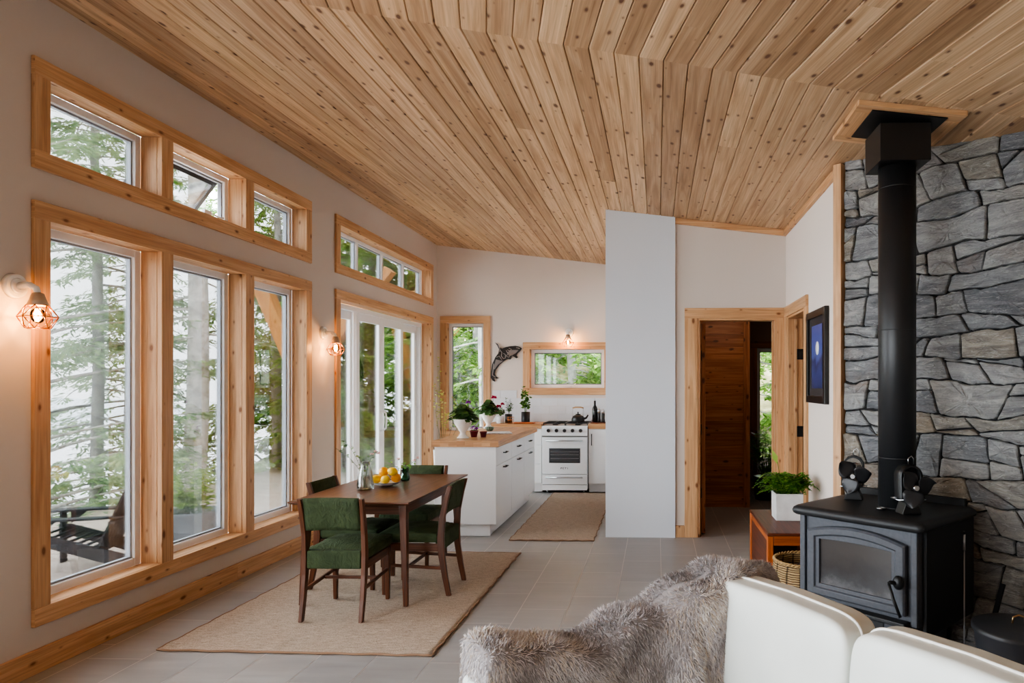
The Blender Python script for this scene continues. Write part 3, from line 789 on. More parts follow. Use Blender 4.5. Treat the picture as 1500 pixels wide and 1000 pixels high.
# ------------------------------------------------------------------ sliding patio door (door_1)
dm = MB(); x = XI
dm.box((x - .1, 6.807, 2.30), (x, 9.585, 2.355)); dm.box((x - .1, 6.807, 0.0), (x, 6.86, 2.30)); dm.box((x - .1, 9.53, 0), (x, 9.585, 2.30)); dm.box((x - .1, 6.807, 0.0), (x, 9.585, .03))
door1 = struct('door_1', dm, [VINYL], 'white four-panel sliding patio door', 'door', bevel=.004)
pw = (9.53 - 6.86) / 4
for k in range(4):
    y0 = 6.86 + pw * k; y1 = y0 + pw; xo = x - .075 if k in (0, 3) else x - .025
    if k == 1: y0 -= .03
    if k == 2: y1 += .03
    s_ = MB(); f_ = .075
    s_.box((xo - .02, y0, .03), (xo + .02, y0 + f_, 2.30)); s_.box((xo - .02, y1 - f_, .03), (xo + .02, y1, 2.30)); s_.box((xo - .02, y0 + f_, .03), (xo + .02, y1 - f_, .13)); s_.box((xo - .02, y0 + f_, 2.21), (xo + .02, y1 - f_, 2.30))
    so = s_.build('door_sash', VINYL, door1, bevel=.004)
    g_ = MB(); g_.box((xo - .003, y0 + f_ - .005, .125), (xo + .003, y1 - f_ + .005, 2.215)); g_.build('glass_pane', GLASS, so)
    if k in (1, 2):
        yy = y1 - .04 if k == 1 else y0 + .04
        h = MB(); h.tube([(xo + .021, yy, .93), (xo + .055, yy, .96), (xo + .06, yy, 1.05), (xo + .055, yy, 1.14), (xo + .021, yy, 1.17)], .01, 8); h.build('door_handle', VINYL, so)

# ------------------------------------------------------------------ hallway beyond doorway
hm = MB(); hm.box((-.0, HW + .12, 0), (.2, 12, 2.6)); hm.box((RW + .12, 6.82, 0), (RW + .24, 6.9, 2.6)); hm.box((.18, 12, 0), (5, 12.1, .2));
fw_y = 9.6
struct('wall_hall_left', hm, [WALLR], 'dim hallway side wall', 'wall')
hm = MB()   # far wall of hall with window opening
wall_open(hm, 'y', fw_y, fw_y + .15, .18, 2.6, 2.6, [(1.40, 1.95, .25, 2.0)])
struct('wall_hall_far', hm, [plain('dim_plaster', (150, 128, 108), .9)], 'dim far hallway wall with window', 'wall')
hm = MB(); hm.box((2.6, HW + .12, 0), (2.75, 12, 2.6)); hm.box((RW + .24, HW + .12, 0), (2.6, HW + .2, 2.6)); hm.box((RW + .12, 4.8, 0), (2.9, 4.95, 2.6)); hm.box((2.9, 4.8, 0), (3.0, HW + .2, 2.6))
struct('wall_hall_right', hm, [WALLR], 'dim hallway right side wall', 'wall')
hm = MB(); hm.box((.0, HW + .12, 2.5), (2.75, 12, 2.6)); hm.box((RW + .13, 4.8, 2.5), (3.0, HW + .12, 2.6))
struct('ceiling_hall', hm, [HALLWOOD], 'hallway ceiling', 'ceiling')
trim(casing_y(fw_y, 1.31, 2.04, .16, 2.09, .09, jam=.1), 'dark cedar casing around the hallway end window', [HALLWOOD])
window_y(fw_y + .06, 1.40, 1.95, .25, 2.0, 'hallway end window seen through the doorway')
# hall closet box clad in boards (the board wall seen inside)
pm = MB()
z = 0
for k in range(17):
    pm.box((.52, 8.35 + R.uniform(0, .004), z + .001), (1.055, 8.375, z + .149), r=R.random()); z += .15
pm.box((.2, 8.376, 0), (1.055, 8.45, 2.5)); pm.box((.2, 8.34, 0), (.52, 8.375, 2.5), r=.2)
pm.box((1.055, 8.33, 0), (1.13, 8.46, 2.5), r=.6)
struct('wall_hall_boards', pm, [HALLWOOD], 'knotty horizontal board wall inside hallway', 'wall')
# open door leaf 2 (hall): swung inward along left side
dl = MB(); dl.box((.445, HW + .13, .01), (.485, HW + .88, 2.10)); dl.box((.486, HW + .22, .2), (.492, HW + .8, 1.0)); dl.box((.486, HW + .22, 1.12), (.492, HW + .8, 1.98))
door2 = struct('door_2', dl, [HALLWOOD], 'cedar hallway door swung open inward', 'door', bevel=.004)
h = MB()
for z in (.42, 1.05, 1.78): h.box((.436, HW + .075, z - .05), (.447, HW + .135, z + .05)); h.cyl((.441, HW + .128, z - .05), (.441, HW + .128, z + .05), .008, n=8)
h.build('hinge', BLACK, door2)
h = MB(); h.cyl((.485, HW + .82, 1.02), (.545, HW + .82, 1.02), .01, n=8); h.cyl((.485, HW + .82, 1.02), (.492, HW + .82, 1.02), .028, n=14); h.tube([(.54, HW + .82, 1.02), (.545, HW + .80, 1.02), (.545, HW + .71, 1.02)], .009, 8); h.build('door_handle', BLACK, door2)
# door 3 in right wall, swung into next room
dl = MB(); dl.box((RW + .135, 6.47, .01), (RW + .88, 6.51, 2.10)); dl.box((RW + .25, 6.464, .2), (RW + .78, 6.47, 1.0)); dl.box((RW + .25, 6.464, 1.12), (RW + .78, 6.47, 1.98))
door3 = struct('door_3', dl, [CEDAR], 'cedar door swung open in the right wall doorway', 'door', bevel=.004)
h = MB()
for z in (.42, 1.05, 1.78): h.box((RW + .07, 6.509, z - .05), (RW + .135, 6.529, z + .05))
h.build('hinge', BLACK, door3)
#@@PART2
# ------------------------------------------------------------------ rugs
def rug(name, x0, x1, y0, y1, label, rz=0):
    mb = MB(); cx, cy = (x0 + x1) / 2, (y0 + y1) / 2; hw, hh = (x1 - x0) / 2, (y1 - y0) / 2; nx, ny = 40, 60
    top = []
    def P(i, j, z):
        u, v = i / nx * 2 - 1, j / ny * 2 - 1
        ex = .004 * sin(v * 31 + 2) + .003 * sin(v * 57) if abs(u) == 1 else 0; ey = .003 * sin(u * 23) if abs(v) == 1 else 0
        return (u * hw + ex, v * hh + ey, z + (.0015 * sin(u * 19) * sin(v * 27)))
    b = mb.add([P(i, j, .011) for j in range(ny + 1) for i in range(nx + 1)])
    for j in range(ny):
        for i in range(nx):
            a = b + j * (nx + 1) + i; mb.face((a, a + 1, a + nx + 2, a + nx + 1), None, 0, True)
    edge = [(i, 0) for i in range(nx)] + [(nx, j) for j in range(ny)] + [(i, ny) for i in range(nx, 0, -1)] + [(0, j) for j in range(ny, 0, -1)]
    e = mb.add([P(i, j, .011)[:2] + (.001,) for i, j in edge])
    for k in range(len(edge)):
        k2 = (k + 1) % len(edge); i, j = edge[k]; i2, j2 = edge[k2]
        mb.face((b + j * (nx + 1) + i, b + j2 * (nx + 1) + i2, e + k2, e + k), None, 1)
    t = thing(name, label, 'rug', (cx, cy, 0), rz)
    mb.build('woven_field', [JUTE, plain('rug_edge_' + name, (120, 92, 72), .95)], t)
    ed = MB(); pts = [Vector(P(i, j, .008)) for i, j in edge]
    ed.tube(pts, .006, 6, closed=True); ed.build('bound_edge', plain('rug_binding_' + name, (150, 120, 96), .95), t)
rug('jute_rug', -2.79, -1.22, 3.72, 6.0, 'large natural jute rug under the dining table', radians(-.8))
rug('jute_rug', -1.41, -.60, 6.48, 9.3, 'smaller jute runner on the kitchen floor before the range')

# ------------------------------------------------------------------ dining table
tb = thing('dining_table', 'walnut dining table with thin slanted edge and tapered legs on the jute rug', 'table', (-2.03, 5.12, 0), 0)
mb = MB(); hw, hl, H = .405, .705, .72
n_ = 9
for k in range(n_):   # veneer-like boards
    pass
b = mb.add([(-hw, -hl, H), (hw, -hl, H), (hw, hl, H), (-hw, hl, H), (-hw, -hl, H - .010), (hw, -hl, H - .010), (hw, hl, H - .010), (-hw, hl, H - .010),
            (-hw + .03, -hl + .03, H - .026), (hw - .03, -hl + .03, H - .026), (hw - .03, hl - .03, H - .026), (-hw + .03, hl - .03, H - .026)])
mb.face((b, b + 1, b + 2, b + 3), [(mb.v[b + k][1] * 1.0, mb.v[b + k][0]) for k in range(4)], 0, False, .5)
for a in (0, 4):
    for k in range(4):
        q = (b + a + k, b + a + (k + 1) % 4, b + a + 4 + (k + 1) % 4, b + a + 4 + k); mb.face(q, [(mb.v[i][1] + mb.v[i][0], mb.v[i][2] * 2) for i in q], 0, False, .6)
mb.face((b + 8, b + 9, b + 10, b + 11))
mb.build('tabletop', WALNUT, tb, bevel=.002)
ap = MB(); ax, ay = hw - .075, hl - .12
ap.box((-ax, -ay - .01, H - .10), (ax, -ay + .01, H - .0262)); ap.box((-ax, ay - .01, H - .10), (ax, ay + .01, H - .0262)); ap.box((-ax - .01, -ay, H - .10), (-ax + .01, ay, H - .0262)); ap.box((ax - .01, -ay, H - .10), (ax + .01, ay, H - .0262))
ap.build('apron', WALNUT, tb, bevel=.002)
for sx in (-1, 1):
    for sy in (-1, 1):
        l = MB(); l.taper([((sx * (ax + .025), sy * (ay + .03), .012), .03, .03), ((sx * ax, sy * ay, H - .12), .048, .05), ((sx * ax, sy * ay, H - .0264), .05, .052)])
        l.build('leg', WALNUT, tb, bevel=.004)

# ------------------------------------------------------------------ dining chairs
GREENS = N('green_cushion'); 
b_ = GREENS.bsdf(Roughness=.75, Specular_IOR_Level=.2)
v_ = GREENS.coord('Object'); n1_ = GREENS.noise(v_, 7, 4, .6, 1.5); r_ = GREENS.ramp([(.3, S((54, 66, 44))), (.7, S((72, 86, 58)))], (n1_, 0)); GREENS.l(r_, 0, b_, 'Base Color')
vs_ = GREENS.coord('Object', (14, 5, 9)); n2_ = GREENS.noise(vs_, 1.6, 3, .55, 2.2); GREENS.bump(b_, (n2_, 0), .5, .02)
def cushion(mb, x0, x1, y0, y1, z0, z1, puff=.012, n=14, taper_=0.0):
    def top(u, v):
        x = x0 + (x1 - x0) * u; y = y0 + (y1 - y0) * v
        w = 1 - taper_ * (1 - v); x = (x0 + x1) / 2 + (x - (x0 + x1) / 2) * w
        e = (sin(pi * u) * sin(pi * v)) ** .35
        wr = .003 * sin(u * 9 + v * 14) * e
        return (x, y, z1 - .014 + (.014 + puff) * e + wr)
    mb.grid(top, n, n)
    def side(fx):
        return fx
    E_ = [top(i / n, 0) for i in range(n)] + [top(1, j / n) for j in range(n)] + [top(1 - i / n, 1) for i in range(n)] + [top(0, 1 - j / n) for j in range(n)]
    c = Vector(((x0 + x1) / 2, (y0 + y1) / 2, 0)); rings = [mb.add(E_)]
    for k, (o, z) in enumerate(((.007, .3), (.007, .7), (-.004, 1.0))):
        ring = []
        for p in E_:
            d = Vector((p[0], p[1], 0)) - c; q = d * (1 + o / max(d.length, .01)) + c
            ring.append((q.x, q.y, z1 - .014 + (z0 - z1 + .014) * z))
        rings.append(mb.add(ring))
    N_ = len(E_)
    for a, b in zip(rings[:-1], rings[1:]):
        for k in range(N_): mb.face((a + k, a + (k + 1) % N_, b + (k + 1) % N_, b + k), None, 0, True)
    mb.face([rings[-1] + k for k in range(N_)])
def make_chair():
    t = thing('dining_chair', '', 'chair', (0, 0, 0), 0, 'green dining chairs around the walnut table')
    for sx in (-1, 1):
        l = MB(); x = sx * .198
        secs = [((x, -.262, .012), .026, .034), ((x, -.235, .15), .029, .038), ((x, -.212, .30), .031, .044), ((x, -.205, .42), .031, .048), ((x, -.215, .56), .030, .042), ((x + sx * .004, -.245, .70), .028, .036), ((x + sx * .006, -.272, .795), .026, .03)]
        l.taper(secs); l.build('rear_leg', WALNUT, t, bevel=.004)
    for sx in (-1, 1):
        l = MB(); l.taper([((sx * .190, .20, .012), .026, .028), ((sx * .190, .195, .33), .034, .038), ((sx * .190, .195, .385), .034, .038)]); l.build('front_leg', WALNUT, t, bevel=.004)
    f = MB()
    for sx in (-1, 1): f.beam((sx * .190, -.185, .352), (sx * .190, .176, .358), .022, .055)
    f.box((-.172, .185, .332), (.172, .205, .385)); f.box((-.172, -.210, .345), (.172, -.19, .371))
    f.build('seat_frame', WALNUT, t, bevel=.003)
    s_ = MB()
    for sx in (-1, 1): s_.beam((sx * .192, -.232, .205), (sx * .190, .185, .225), .016, .022)
    s_.box((-.184, .02, .204), (.184, .038, .224)); s_.build('stretcher', WALNUT, t, bevel=.003)
    c = MB(); cushion(c, -.205, .205, -.178, .235, .388, .468, .014); 
    c2 = MB(); 
    c.box((-.180, -.229, .338), (.180, -.16, .455)); c.build('seat_cushion', GREENS.mat, t, bevel=.010, seg=3)
    bk = MB()
    A = Vector((0, -.226, .585)); B = Vector((0, -.268, .795)); ax = (B - A); Lb = ax.length; ax.normalize(); nx = Vector((0, -ax.z, ax.y))
    def bp(u, v):
        w = .182; th = .016 + .006 * sin(pi * min(1, max(0, v)))
        return u, v
    def face_(sg):
        def fn(u, v):
            X = -.182 + .364 * u; p = A + ax * Lb * v; e = (sin(pi * u)) ** .3 * (sin(pi * v)) ** .3
            o = sg * (.008 + .012 * e) + .0015 * sin(u * 17 + v * 7) - .010 * cos(pi * (u - .5)) 
            p = p + nx * o; return (X, p.y, p.z)
        return fn
    bk.grid(face_(1), 14, 8); bk.grid(face_(-1), 14, 8)
    n2 = 15 * 9
    def idx(s, i, j): return s * n2 + j * 15 + i
    for i in range(14):
        bk.face((idx(0, i, 0), idx(0, i + 1, 0), idx(1, i + 1, 0), idx(1, i, 0)), None, 0, True); bk.face((idx(0, i, 8), idx(0, i + 1, 8), idx(1, i + 1, 8), idx(1, i, 8)), None, 0, True)
    for j in range(8):
        bk.face((idx(0, 0, j), idx(0, 0, j + 1), idx(1, 0, j + 1), idx(1, 0, j)), None, 0, True); bk.face((idx(0, 14, j), idx(0, 14, j + 1), idx(1, 14, j + 1), idx(1, 14, j)), None, 0, True)
    bk.build('backrest', GREENS.mat, t)
    return t
ch = make_chair(); ch['label'] = 'green cushioned walnut chair with its back to the viewer at the near table end'
ch.location = (-2.035, 4.45, .0); ch.rotation_euler.z = radians(1)
dup(ch, (-1.72, 4.93, 0), radians(90), 'green cushioned walnut chair on the kitchen-aisle side of the table')
dup(ch, (-2.245, 5.04, 0), radians(-91), 'green cushioned walnut chair on the window side of the table')
dup(ch, (-2.04, 5.66, 0), radians(180), 'green cushioned walnut chair at the far table end nearest the peninsula')
for o in bpy.data.objects:
    if o.name.startswith('dining_chair') or o.name.startswith('dining_table'): o.location.z = .002
    if o.name.startswith('dining_chair'): o.scale = (.955, 1, .985)

# ------------------------------------------------------------------ things on the table
TT = .722
def stem_leaves(mbs, mbl, p0, p1, p2, nl, L, W, r=.002, rng=R, side=None, sm=0, lm=0):
    pts = [(Vector(p0) * (1 - t) ** 2 + Vector(p1) * 2 * t * (1 - t) + Vector(p2) * t * t) for t in [k / 8 for k in range(9)]]
    mbs.tube(pts, [r * (1 - .5 * k / 8) for k in range(9)], 6, sm)
    for k in range(nl):
        t = .35 + .65 * (k + .5) / nl; i = min(7, int(t * 8)); p = pts[i].lerp(pts[i + 1], t * 8 - i)
        a = rng.uniform(0, 2 * pi); d = Vector((cos(a), sin(a), rng.uniform(-.3, .6))).normalized(); n = Vector((rng.uniform(-.4, .4), rng.uniform(-1, -.2), rng.uniform(.2, 1))).normalized()
        mbl.leaf(p, d, n, L * rng.uniform(.7, 1.2), W * rng.uniform(.7, 1.1), lm, rng.random())
def flower(mb, c, rad, n=14, m=0, rng=R, up=(0, 0, 1)):
    for k in range(n):
        a = rng.uniform(0, 2 * pi); e = rng.uniform(-.2, 1.1); d = Vector((cos(a) * cos(e), sin(a) * cos(e), sin(e)))
        mb.leaf(Vector(c) + d * rad * .15, d, Vector((rng.uniform(-1, 1), rng.uniform(-1, 1), .3)).normalized(), rad * rng.uniform(.7, 1.1), rad * .7, m, rng.random())
v = thing('flower_vase', 'clear glass vase with leafy eucalyptus sprigs on the dining table', 'vase', (-2.13, 4.92, TT), 0)
g_ = MB(); g_.lathe([(.040, .002), (.043, .01), (.043, .03), (.034, .09), (.026, .13), (.027, .15)], n=28); g_.lathe([(.0, .004), (.036, .004), (.040, .012), (.040, .03), (.031, .09), (.023, .13), (.0245, .15), (.027, .15)], n=28)
vg = g_.build('glass_body', VASEG, v); vg.scale = (1.4, 1.4, 1.4)
w_ = MB(); w_.lathe([(.0, .006), (.0385, .008), (.0385, .03), (.033, .075), (0, .075)], n=24); wo = w_.build('water', WATERV, v); wo.scale = (1.38, 1.38, 1.4)
a, l = MB(), MB(); rg = random.Random(3)
stem_leaves(a, l, (.01, 0, .02), (-.05, 0, .22), (-.21, -.03, .31), 9, .032, .026, .0016, rg)
stem_leaves(a, l, (0, 0, .02), (-.04, 0, .24), (-.16, 0, .37), 7, .034, .028, .0016, rg)
stem_leaves(a, l, (-.01, 0, .02), (.01, 0, .2), (.08, 0, .29), 9, .032, .026, .0016, rg)
stem_leaves(a, l, (-.01, .01, .02), (.0, .02, .2), (.03, .03, .26), 9, .026, .02, .0014, rg)
stem_leaves(a, l, (-.01, -.01, .02), (-.01, -.02, .2), (-.02, -.03, .25), 9, .026, .02, .0014, rg)
a.build('stem', LF_SAGE, v); l.build('leaves', LF_SAGE, v)
for c in ((.07, .01, .28), (.095, 0, .265), (.05, .0, .265)): f_ = MB(); flower(f_, c, .018, 10, 0, rg); f_.build('flower_head', PET_PNK, v)
v = thing('flower_vase', 'small green glass vase with short pink-budded stems on the dining table', 'vase', (-2.02, 5.41, TT), 0)
g_ = MB(); g_.lathe([(0, .001), (.034, .003), (.040, .02), (.036, .045), (.026, .055), (.030, .085), (.034, .10), (.031, .10), (.022, .056), (.034, .04), (.036, .02), (.03, .006), (0, .006)], n=24); g_.build('glass_body', VASEGR, v)
a, l = MB(), MB(); rg = random.Random(5)
for e in ((-.14, 0, .16), (-.06, .02, .17), (.07, 0, .16), (.03, -.02, .13), (-.02, 0, .14), (.10, .01, .18)):
    stem_leaves(a, l, (0, 0, .02), (e[0] * .3, e[1], .1), e, 6, .026, .016, .0014, rg)
    if e[0] in (-.06, .07, .10): f_ = MB(); flower(f_, e, .017, 12, 0, rg); f_.build('flower_head', PET_PNK, v)
a.build('stem', LF_POT, v); l.build('leaves', LF_POT, v)
fb = MB(); prof = [(0, .004), (.04, .004), (.075, .012), (.105, .026), (.108, .030), (.102, .028), (.074, .018), (.04, .011), (0, .010)]
fb.lathe(prof, n=36); fr = thing('fruit_platter', 'shallow grey-rimmed white platter holding lemons on the dining table', 'platter', (-2.06, 5.13, TT), 0); fb.build('dish', CERAM, fr)
rb = MB(); rb.tube([(.1065 * cos(k / 36 * 2 * pi), .1065 * sin(k / 36 * 2 * pi), .0315) for k in range(36)], .003, 6, closed=True); rb.build('rim', plain('rim_grey', (90, 96, 110), .3), fr)
fruit = [(-.052, -.028, .030, 'l', 'yellow lemon at the front left of the platter'), (.012, -.045, .030, 'l', 'yellow lemon at the front right of the platter'), (-.045, .045, .032, 'l', 'yellow lemon at the back left of the platter, mostly hidden'),
         (.052, .025, .032, 'o', 'large orange-yellow fruit on right side of platter'), (-.018, .005, .083, 'o', 'round orange fruit stacked topmost on the platter'), (.045, -.012, .086, 'l', 'yellow lemon stacked on top beside the orange')]
for i, (dx, dy, dz, k, lab) in enumerate(fruit):
    ft = thing('orange' if k == 'o' else 'lemon', lab, 'fruit', (-2.06 + dx * 1.22, 5.13 + dy * 1.22, TT + dz + .026), R.uniform(0, 6), 'citrus fruit on the platter')
    m_ = MB()
    if k == 'o': m_.ball((0, 0, 0), .034, .034, .032, 18, 12)
    else:
        m_.lathe([(0, -.040), (.006, -.037), (.012, -.033), (.022, -.024), (.029, -.008), (.029, .008), (.022, .024), (.012, .033), (.006, .037), (0, .040)], n=18)
    ob = m_.build('skin', ORANGE if k == 'o' else LEMON, ft)
    if k != 'o': ob.rotation_euler = (radians(78), 0, 0)
    ob.scale = (1.1, 1.1, 1.1); q = MB(); q.cyl((0, 0, .031 if k == 'o' else 0), (0, 0, .034 if k == 'o' else .001), .003, n=6); qq = q.build('stem_end', LF_GER, ft)

# ------------------------------------------------------------------ kitchen: peninsula + cabinets + worktops
PX0, PX1, PY0, PY1 = -2.15, -1.565, 6.60, 8.70
CH = .885
for i in range(3):
    y0 = PY0 + .02 + i * (PY1 - PY0 - .02) / 3; y1 = PY0 + .02 + (i + 1) * (PY1 - PY0 - .02) / 3
    t = thing('base_cabinet', 'white peninsula cabinet with one drawer above a door, ' + ['nearest the dining table', 'middle of three', 'nearest the range'][i], 'cabinet', (PX1, (y0 + y1) / 2, 0), 0, 'white base cabinets in the peninsula')
    h = (y1 - y0) / 2 - .001
    c = MB(); c.box((-.584, -h, .13), (-.021, h, CH)); c.box((-.584, -h + (.055 if i == 0 else 0), .012), (-.075, h, .13)); c.build('carcass', WHITE, t, bevel=.001)
    d = MB(); d.box((-.02, -h + .002, .135), (0, h - .002, .695)); do = d.build('door', WHITE, t, bevel=.002)
    d = MB(); d.box((-.02, -h + .002, .700), (0, h - .002, CH - .004)); dr = d.build('drawer', WHITE, t, bevel=.002)
    for par, z in ((do, .655), (dr, .80)):
        k = MB(); k.tube([(0.0, -.055, z), (.028, -.055, z), (.028, .055, z), (0.0, .055, z)], .006, 8); k.build('handle', BLACK, par)
ep = MB(); ep.box((PX0, PY0, .13), (PX1, PY0 + .019, CH)); ep.box((PX0, PY0 + .05, .005), (PX1 - .07, PY0 + .069, .1299)); ep.box((PX0 - .02, PY0, .005), (PX0 - .001, PY1, CH))
pt = thing('peninsula_end_panel', 'plain white end panel of the kitchen peninsula facing the dining table', 'panel', (0, 0, 0)); ep.build('panel_board', WHITE, pt, bevel=.001)
wt = MB(); n_ = 8
for k in range(n_):
    xa = PX0 - .04 + (PX1 + .03 - PX0 + .04) * k / n_; xb = PX0 - .04 + (PX1 + .03 - PX0 + .04) * (k + 1) / n_
    wt.box((xa, PY0 - .03, CH + .001), (xb, PY1 + .02, CH + .062), r=R.random())
tag(wt.build('worktop', BUTCHER), 'butcher block worktop on the white peninsula', 'worktop')
RX0, RX1, RF = -1.575, -.94, 9.30
# back run base cabinets
def backcab(x0, x1, label, drawers=False, handle=None, grp='white base cabinets along the kitchen end wall'):
    t = thing('base_cabinet', label, 'cabinet', ((x0 + x1) / 2, RF, 0), 0, grp); h = (x1 - x0) / 2 - .001
    c = MB(); c.box((-h, .041, .13), (h, BW - RF - .003, CH)); c.box((-h, .09, .012), (h, BW - RF - .003, .13)); c.build('carcass', WHITE, t, bevel=.001)
    if drawers:
        for a, b in ((.135, .40), (.404, .66), (.664, CH - .004)):
            d = MB(); d.box((-h + .002, .02, a), (h - .002, .04, b)); d.build('drawer', WHITE, t, bevel=.002)
    else:
        d = MB(); d.box((-h + .002, .02, .135), (h - .002, .04, CH - .004)); do = d.build('door', WHITE, t, bevel=.002)
        if handle is not None:
            k = MB(); k.tube([(handle, .02, .66), (handle, -.008, .66), (handle, -.008, .81), (handle, .02, .81)], .006, 8); k.build('handle', BLACK, do)
backcab(-2.35, -1.58, 'white three-drawer cabinet immediately left of the range', True)
backcab(-.935, -.505, 'white cabinet right of the range with one tall black handle', False, -.17)
for nm_, xa, xb, lab in (('worktop', -2.37, -1.58, 'butcher block worktop left of the range along the end wall'), ('worktop', -.935, -.505, 'short butcher block worktop right of the range')):
    wt = MB()
    for k in range(5):
        ya = RF + (BW - .003 - RF) * k / 5; yb = RF + (BW - .003 - RF) * (k + 1) / 5
        wt.box((xa, ya, CH + .001), (xb, yb, CH + .062), r=R.random())
    tag(wt.build(nm_, BUTCHER), lab, 'worktop')
bs = MB(); z = CH + .0625
for r_i in range(4):
    za = z + r_i * .115
    x_ = -2.40 - (r_i % 2) * .12
    while x_ < -.505:
        x2 = min(x_ + .238, -.505); xa = max(x_, -2.40)
        zt_ = za + .113
        if x2 - xa > .02 and not (x2 > KW2[0] - .08 and zt_ > KW2[2] - .09): bs.box((xa, BW - .008, za), (x2, BW, zt_))
        x_ += .24
struct('wall_backsplash', bs, [plain('pale_subway_tile', (226, 230, 234), .22)], 'pale glossy subway tile backsplash', 'backsplash', bevel=.001)

# ------------------------------------------------------------------ range
rt = thing('gas_range', 'white gas range with five black knobs and oven window', 'range', ((RX0 + RX1) / 2, RF, 0), 0)
hw = (RX1 - RX0) / 2 - .004
c = MB(); c.box((-hw, .03, .06), (hw, BW - RF - .012, .925)); c.box((-hw, BW - RF - .05, .925), (hw, BW - RF - .012, .985)); c.build('body', ENAMEL, rt, bevel=.004)
c = MB(); c.box((-hw + .02, .05, .0605 - .03), (hw - .02, .4, .0595)); c.build('plinth', BLACK, rt)
d = MB(); d.box((-hw + .004, -.015, .265), (hw - .004, .028, .775)); od = d.build('oven_door', ENAMEL, rt, bevel=.006)
d = MB(); d.box((-hw * .68, -.0175, .42), (hw * .68, -.0155, .62)); d.build('oven_window_frame', plain('oven_window_border', (60, 62, 66), .3), od)
d = MB(); d.box((-hw * .64, -.0195, .435), (hw * .64, -.0178, .605)); d.build('oven_window', FIREGL, od)
rk = MB()
for z in (.48, .53, .57): rk.box((-hw * .62, -.0205, z), (hw * .62, -.0197, z + .004))
rk.build('oven_rack', STEEL, od)
def barh(z, par):
    k = MB(); k.cyl((-hw * .8, -.055, z), (hw * .8, -.055, z), .010, n=12)
    for s_ in (-1, 1): k.cyl((s_ * hw * .72, -.055, z), (s_ * hw * .72, -.014, z), .008, n=8)
    k.build('handle', STEEL, par)
barh(.725, od)
d = MB(); d.box((-hw + .004, -.012, .125), (hw - .004, .028, .258)); dd_ = d.build('warming_drawer', ENAMEL, rt, bevel=.005); barh(.225, dd_)
d = MB(); d.box((-hw + .004, -.005, .045), (hw - .004, .028, .118)); d.build('kick_panel', ENAMEL, rt, bevel=.004)
d = MB(); d.box((-hw, -.02, .787), (hw, .029, .921)); cp = d.build('control_panel', ENAMEL, rt, bevel=.006)
for k in range(5):
    x = -hw * .70 + k * hw * .35
    q = MB(); q.cyl((x, -.020, .862), (x, -.026, .862), .029, n=20, m=1); q.cyl((x, -.026, .862), (x, -.052, .862), .024, .021, n=20); q.box((x - .003, -.056, .842), (x + .003, -.052, .882)); q.build('knob', [BLACK, STEEL], cp)
q = MB(); q.box((-hw, -.0215, .778), (hw, .02, .7865)); q.build('trim_strip', BLACK, rt)
q = MB(); bz = .335
for gx, strokes in ((-.044, ('l', 't', 'm')), (-.016, ('t', 'l', 'b')), (.014, ('t', 'c')), (.042, ('c',))):
    for s_ in strokes:
        a_ = {'l': (gx - .010, bz, gx - .005, bz + .024), 't': (gx - .010, bz + .019, gx + .011, bz + .024), 'b': (gx - .010, bz, gx + .011, bz + .005), 'm': (gx - .010, bz + .009, gx + .009, bz + .014), 'c': (gx - .003, bz, gx + .002, bz + .024)}[s_]
        q.box((a_[0], -.0165, a_[1]), (a_[2], -.0151, a_[3]))
q.build('badge_lettering', BLACK, od)
g_ = MB()
for sx in (-.5, .5):
    for sy in (.19, .43):
        cx, cy = sx * hw, sy
        g_ = MB(); g_.cyl((cx, cy, .926), (cx, cy, .942), .042, .036, n=18); g_.build('burner', BLACK, rt)
g_ = MB()
for x0, x1 in ((-hw + .01, -.006), (.006, hw - .01)):
    for a, b in (((x0, .07), (x1, .07)), ((x0, .54), (x1, .54)), ((x0, .07), (x0, .54)), ((x1, .07), (x1, .54)), ((x0, .305), (x1, .305)), (((x0 + x1) / 2, .07), ((x0 + x1) / 2, .54)), ((x0, .19), (x1, .19)), ((x0, .43), (x1, .43))):
        g_.beam((a[0], a[1], .957), (b[0], b[1], .957), .010, .012, up=(0, 0, 1))
    for a in ((x0, .07), (x1, .07), (x0, .54), (x1, .54)): g_.cyl((a[0], a[1], .926), (a[0], a[1], .957), .006, n=6)
g_.build('grate', BLACK, rt)
for sx in (-1, 1):
    g_ = MB(); g_.cyl((sx * (hw - .06), .10, .001), (sx * (hw - .06), .10, .031), .018, n=12); g_.build('foot', STEEL, rt)

# ------------------------------------------------------------------ kettle etc
WT = CH + .0635
k = thing('kettle', 'black kettle with pale wood handle on the right burner', 'kettle', (-1.10, RF + .22, .9645), 0)
m_ = MB(); m_.lathe([(0, 0), (.085, 0), (.092, .012), (.090, .05), (.072, .085), (.04, .10), (0, .102)], n=28); m_.build('body', BLACK, k)
m_ = MB(); m_.lathe([(.0, .103), (.038, .1025), (.034, .112), (.010, .116), (.008, .13), (.013, .140), (.0, .146)], n=18); m_.build('lid', BLACK, k)
m_ = MB(); m_.tube([(.07, 0, .045), (.115, 0, .06), (.14, 0, .10)], [.02, .014, .010], 10); m_.build('spout', BLACK, k)
for s_ in (-1, 1): m_ = MB(); m_.tube([(s_ * .076, 0, .075), (s_ * .082, 0, .14), (s_ * .07, 0, .20)], .003, 6); m_.build('handle_wire', STEEL, k)
m_ = MB(); m_.tube([(-.078, 0, .197), (-.04, 0, .207), (.04, 0, .207), (.078, 0, .197)], [.009, .011, .011, .009], 10); m_.build('handle', wood('pale_grip', (230, 196, 150), (216, 178, 130), (190, 150, 104), knots=False), k)
k = thing('wine_bottle', 'dark wine bottle on the worktop right of the range', 'bottle', (-.875, RF + .34, WT), 0)
